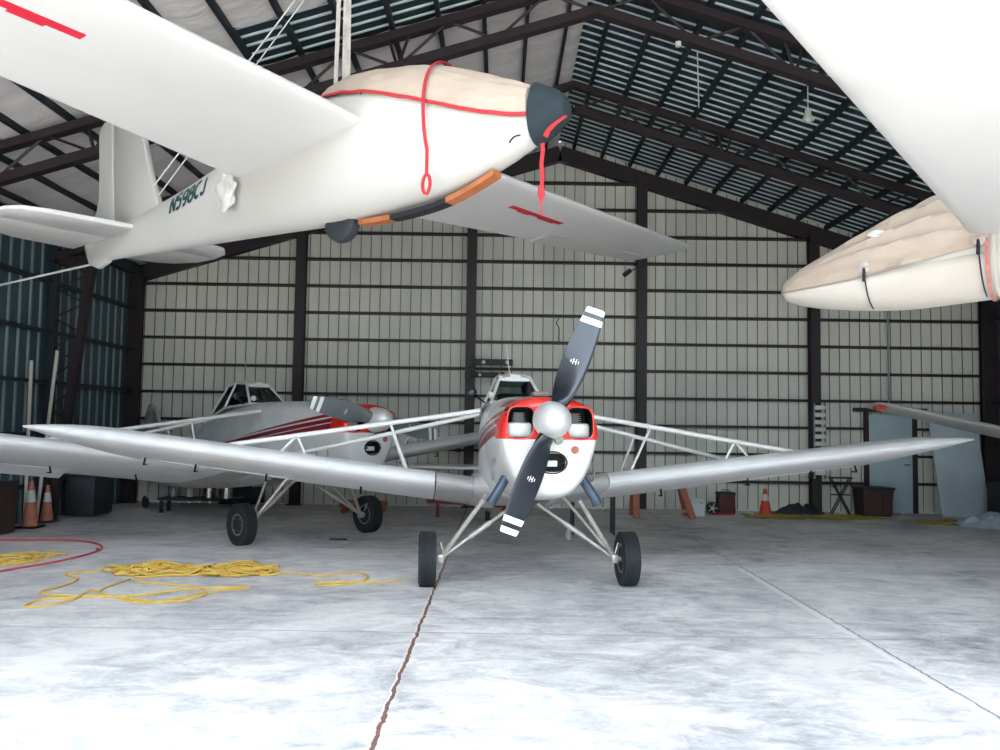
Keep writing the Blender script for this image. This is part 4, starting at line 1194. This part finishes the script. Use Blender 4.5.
# items under the rear plane
bm = bmesh.new(); box(bm, (-2.55, 15.9, .16), (.85, .5, .1), bevel=.01)
for sx in (-.35, .35):
    for sy in (-.18, .18): revolve(bm, [(.001, -.02), (.055, -.02), (.055, .02), (.001, .02)], 'y', 14, Matrix.Translation((-2.55+sx, 15.9+sy, .055)))
tag(obj('creeper_board', bm, 'wood'), 'reddish low wheeled board on the floor behind the rear plane gear', 'board')
bm = bmesh.new(); bar(bm, (-1.3, 15.3, .3), (.3, 15.3, .22), .07, .08); 
for xx in (-1.1, .1): bar(bm, (xx, 15.3, 0), (xx, 15.3, .26), .06, .06, V((1, 0, 0)))
tag(obj('tow_bar', bm, 'dark_red', smooth=False), 'long red bar on short feet behind the front plane left wing root', 'bar')
for i, (x, y, r, h, mm, lb) in enumerate(((-5.0, 15.4, .11, .3, 'chrome', 'shiny metal canister behind the rear plane left-hand wheel, nearest the wheel'),
        (-5.35, 15.5, .11, .28, 'chrome', 'shiny metal canister to the left of its twin behind the rear plane wheel'),
        (-5.75, 15.6, .07, .2, 'lamp', 'small pale can among the dark clutter behind the rear plane'),
        (-6.05, 15.6, .06, .18, 'engine', 'small grey can at the left end of the clutter behind the rear plane'))):
    bm = bmesh.new(); revolve(bm, [(.001, 0), (r, 0), (r, h*.75), (r*.5, h*.95), (r*.5, h), (.001, h)], 'z', 24, Matrix.Translation((x, y, .28))); tag(obj('canister', bm, mm), lb, 'canister')
bm = bmesh.new(); box(bm, (-5.5, 15.55, .25), (1.5, .45, .05), bevel=.01)
for sx in (-.68, .68):
    for sy in (-.17, .17): box(bm, (-5.5+sx, 15.55+sy, .12), (.05, .05, .24))
tag(obj('low_shelf', bm, 'dark_box', smooth=False), 'low dark shelf holding cans behind the rear plane', 'shelf')
for i, (x, y, sx, sy, sz, lb) in enumerate(((-7.3, 11.9, .45, .8, .75, 'dark maroon cabinet against the left wall by the tall cone'), (-7.2, 14.75, .5, .7, .7, 'dark cabinet against the left wall behind the pipes'),
        (-5.2, 17.0, .8, .45, .6, 'dark cabinet against the back wall behind the rear plane fuselage'), (9.9, 16.3, .4, .6, .7, 'dark box by the right wall next to the leaning panel'))):
    t = thing('cabinet', lb, 'cabinet', (x, y, 0))
    bm = bmesh.new(); box(bm, (0, 0, sz/2+.02), (sx, sy, sz-.04), bevel=.01); obj('cabinet_body', bm, 'brown_box' if i == 0 else 'dark_box', t)
    bm = bmesh.new(); box(bm, (0, 0, sz+.01), (sx+.04, sy+.04, .03), bevel=.006); obj('cabinet_top', bm, 'dark_box', t)
# dark low tarp right of cone
bm = bmesh.new(); q = bmesh.ops.create_grid(bm, x_segments=24, y_segments=16, size=.5)
for v in bm.verts:
    x, y = v.co.x, v.co.y; e = max(0, 1-(4*x*x+4*y*y)*.9); v.co = V((6.08+x*.95, 16.9+y*.5, .01+.22*e**.7*(.7+.6*noise.noise(V((x*6, y*6, 2))))))
tag(obj('tarpaulin', bm, 'dark_box'), 'dark crumpled tarp on the floor between orange cone and column', 'tarp')
bm = bmesh.new(); q = bmesh.ops.create_grid(bm, x_segments=40, y_segments=24, size=.5)
for v in bm.verts:
    x, y = v.co.x, v.co.y; e = max(0, 1-(3.6*x*x+3.6*y*y)); v.co = V((9.2+x*1.9, 15.1+y*1.2, .01+.3*e**.8*(.55+.9*abs(noise.noise(V((x*7, y*7, 4)))))))
tag(obj('plastic_sheet', bm, 'sheet'), 'crumpled pale plastic sheet on the floor at the right edge', 'sheet')
# litter on floor
bm = bmesh.new(); x, y = fl(345, 543)
revolve(bm, [(.001, 0), (.05, 0), (.055, .02), (.001, .03)], 'z', 14, Matrix.Translation((x, y, 0))); tag(obj('crumpled_cup', bm, 'plastic_white'), 'tiny crumpled white cup on the floor between the rear plane wheels', 'litter')
bm = bmesh.new(); x, y = fl(338, 540)
pts = [V((x-.12+.24*k/12, y+.03*sin(k*2.1), .012)) for k in range(13)]; tube(bm, pts, .02, 6, flat=.4); tag(obj('dark_cloth_scrap', bm, 'black_cloth'), 'small dark scrap of cloth beside the tiny white cup on the floor', 'litter')
bm = bmesh.new(); x, y = fl(107, 513); box(bm, (x, y, .01), (.1, .06, .02), bevel=.005); tag(obj('paper_scrap', bm, 'plastic_white'), 'small white scrap on the floor near the left wall', 'litter')

# hanging lamp under the right roof, dangling cord
t = thing('pendant_lamp', 'small white lamp hanging under the right roof slope', 'lamp', (4.3, 11.5, 6.13))
bm = bmesh.new(); tube(bm, [(0, 0, .08), (0, 0, .42)], .008, 6); obj('lamp_cord', bm, 'lamp', t)
bm = bmesh.new(); revolve(bm, [(.02, .1), (.04, .08), (.05, .0), (.09, -.07), (.085, -.075), (.001, -.03)], 'z', 20); obj('lamp_shade', bm, 'lamp', t)
bm = bmesh.new(); q = bmesh.ops.create_uvsphere(bm, u_segments=14, v_segments=8, radius=.04)
for v in bm.verts: v.co.z -= .07
obj('bulb', bm, 'plastic_white', t)
rope('pull_cord', [V((2.7, 11.35, 6.95)), V((2.72, 11.35, 6.15))], .008, 'rope_white', 'straight white cord dangling from the right roof slope', 'cord')
bm = bmesh.new(); revolve(bm, [(.001, -.03), (.035, -.03), (.04, .03), (.001, .03)], 'z', 14, Matrix.Translation((2.25, 10.5, roofz(2.25)-.80))); tag(obj('fixture_cap', bm, 'lamp'), 'small pale cap on the nearest lattice frame bottom chord right of its peak', 'fixture')

# ------------------------------------------------------------------ light
w = D.worlds.new('World'); scn.world = w; w.use_nodes = True
bg = w.node_tree.nodes['Background']; bg.inputs[0].default_value = (.75, .88, 1.0, 1); bg.inputs[1].default_value = 5.2
sl = D.lights.new('sun', 'SUN'); sl.energy = 8; sl.angle = radians(2); sl.color = (1, .93, .82)
so = D.objects.new('sun', sl); COL.objects.link(so)
so.rotation_euler = V((.2, .25, -1)).to_track_quat('-Z', 'Y').to_euler()

# ------------------------------------------------------------------ camera
cam = D.cameras.new('camera'); co_ = D.objects.new('camera', cam); COL.objects.link(co_)
cam.sensor_width = 36; cam.lens = 831/1000*36; cam.clip_start = .05; cam.clip_end = 300
r = radians(.85); p = radians(3.51)
F = V((0, cos(p), sin(p))); U0 = V((0, -sin(p), cos(p))); R0 = V((1, 0, 0))
R_ = R0*cos(r)+U0*sin(r); U_ = -R0*sin(r)+U0*cos(r)
mm = Matrix((R_, U_, -F)).transposed().to_4x4(); mm.translation = V((0, 0, 1.68)); co_.matrix_world = mm
scn.camera = co_
vs = scn.view_settings; vs.view_transform = 'Standard'; vs.look = 'None'; vs.gamma = 1; vs.use_curve_mapping = False; vs.exposure = .8
scn.cycles.max_bounces = 8; scn.cycles.diffuse_bounces = 5; scn.cycles.use_denoising = True
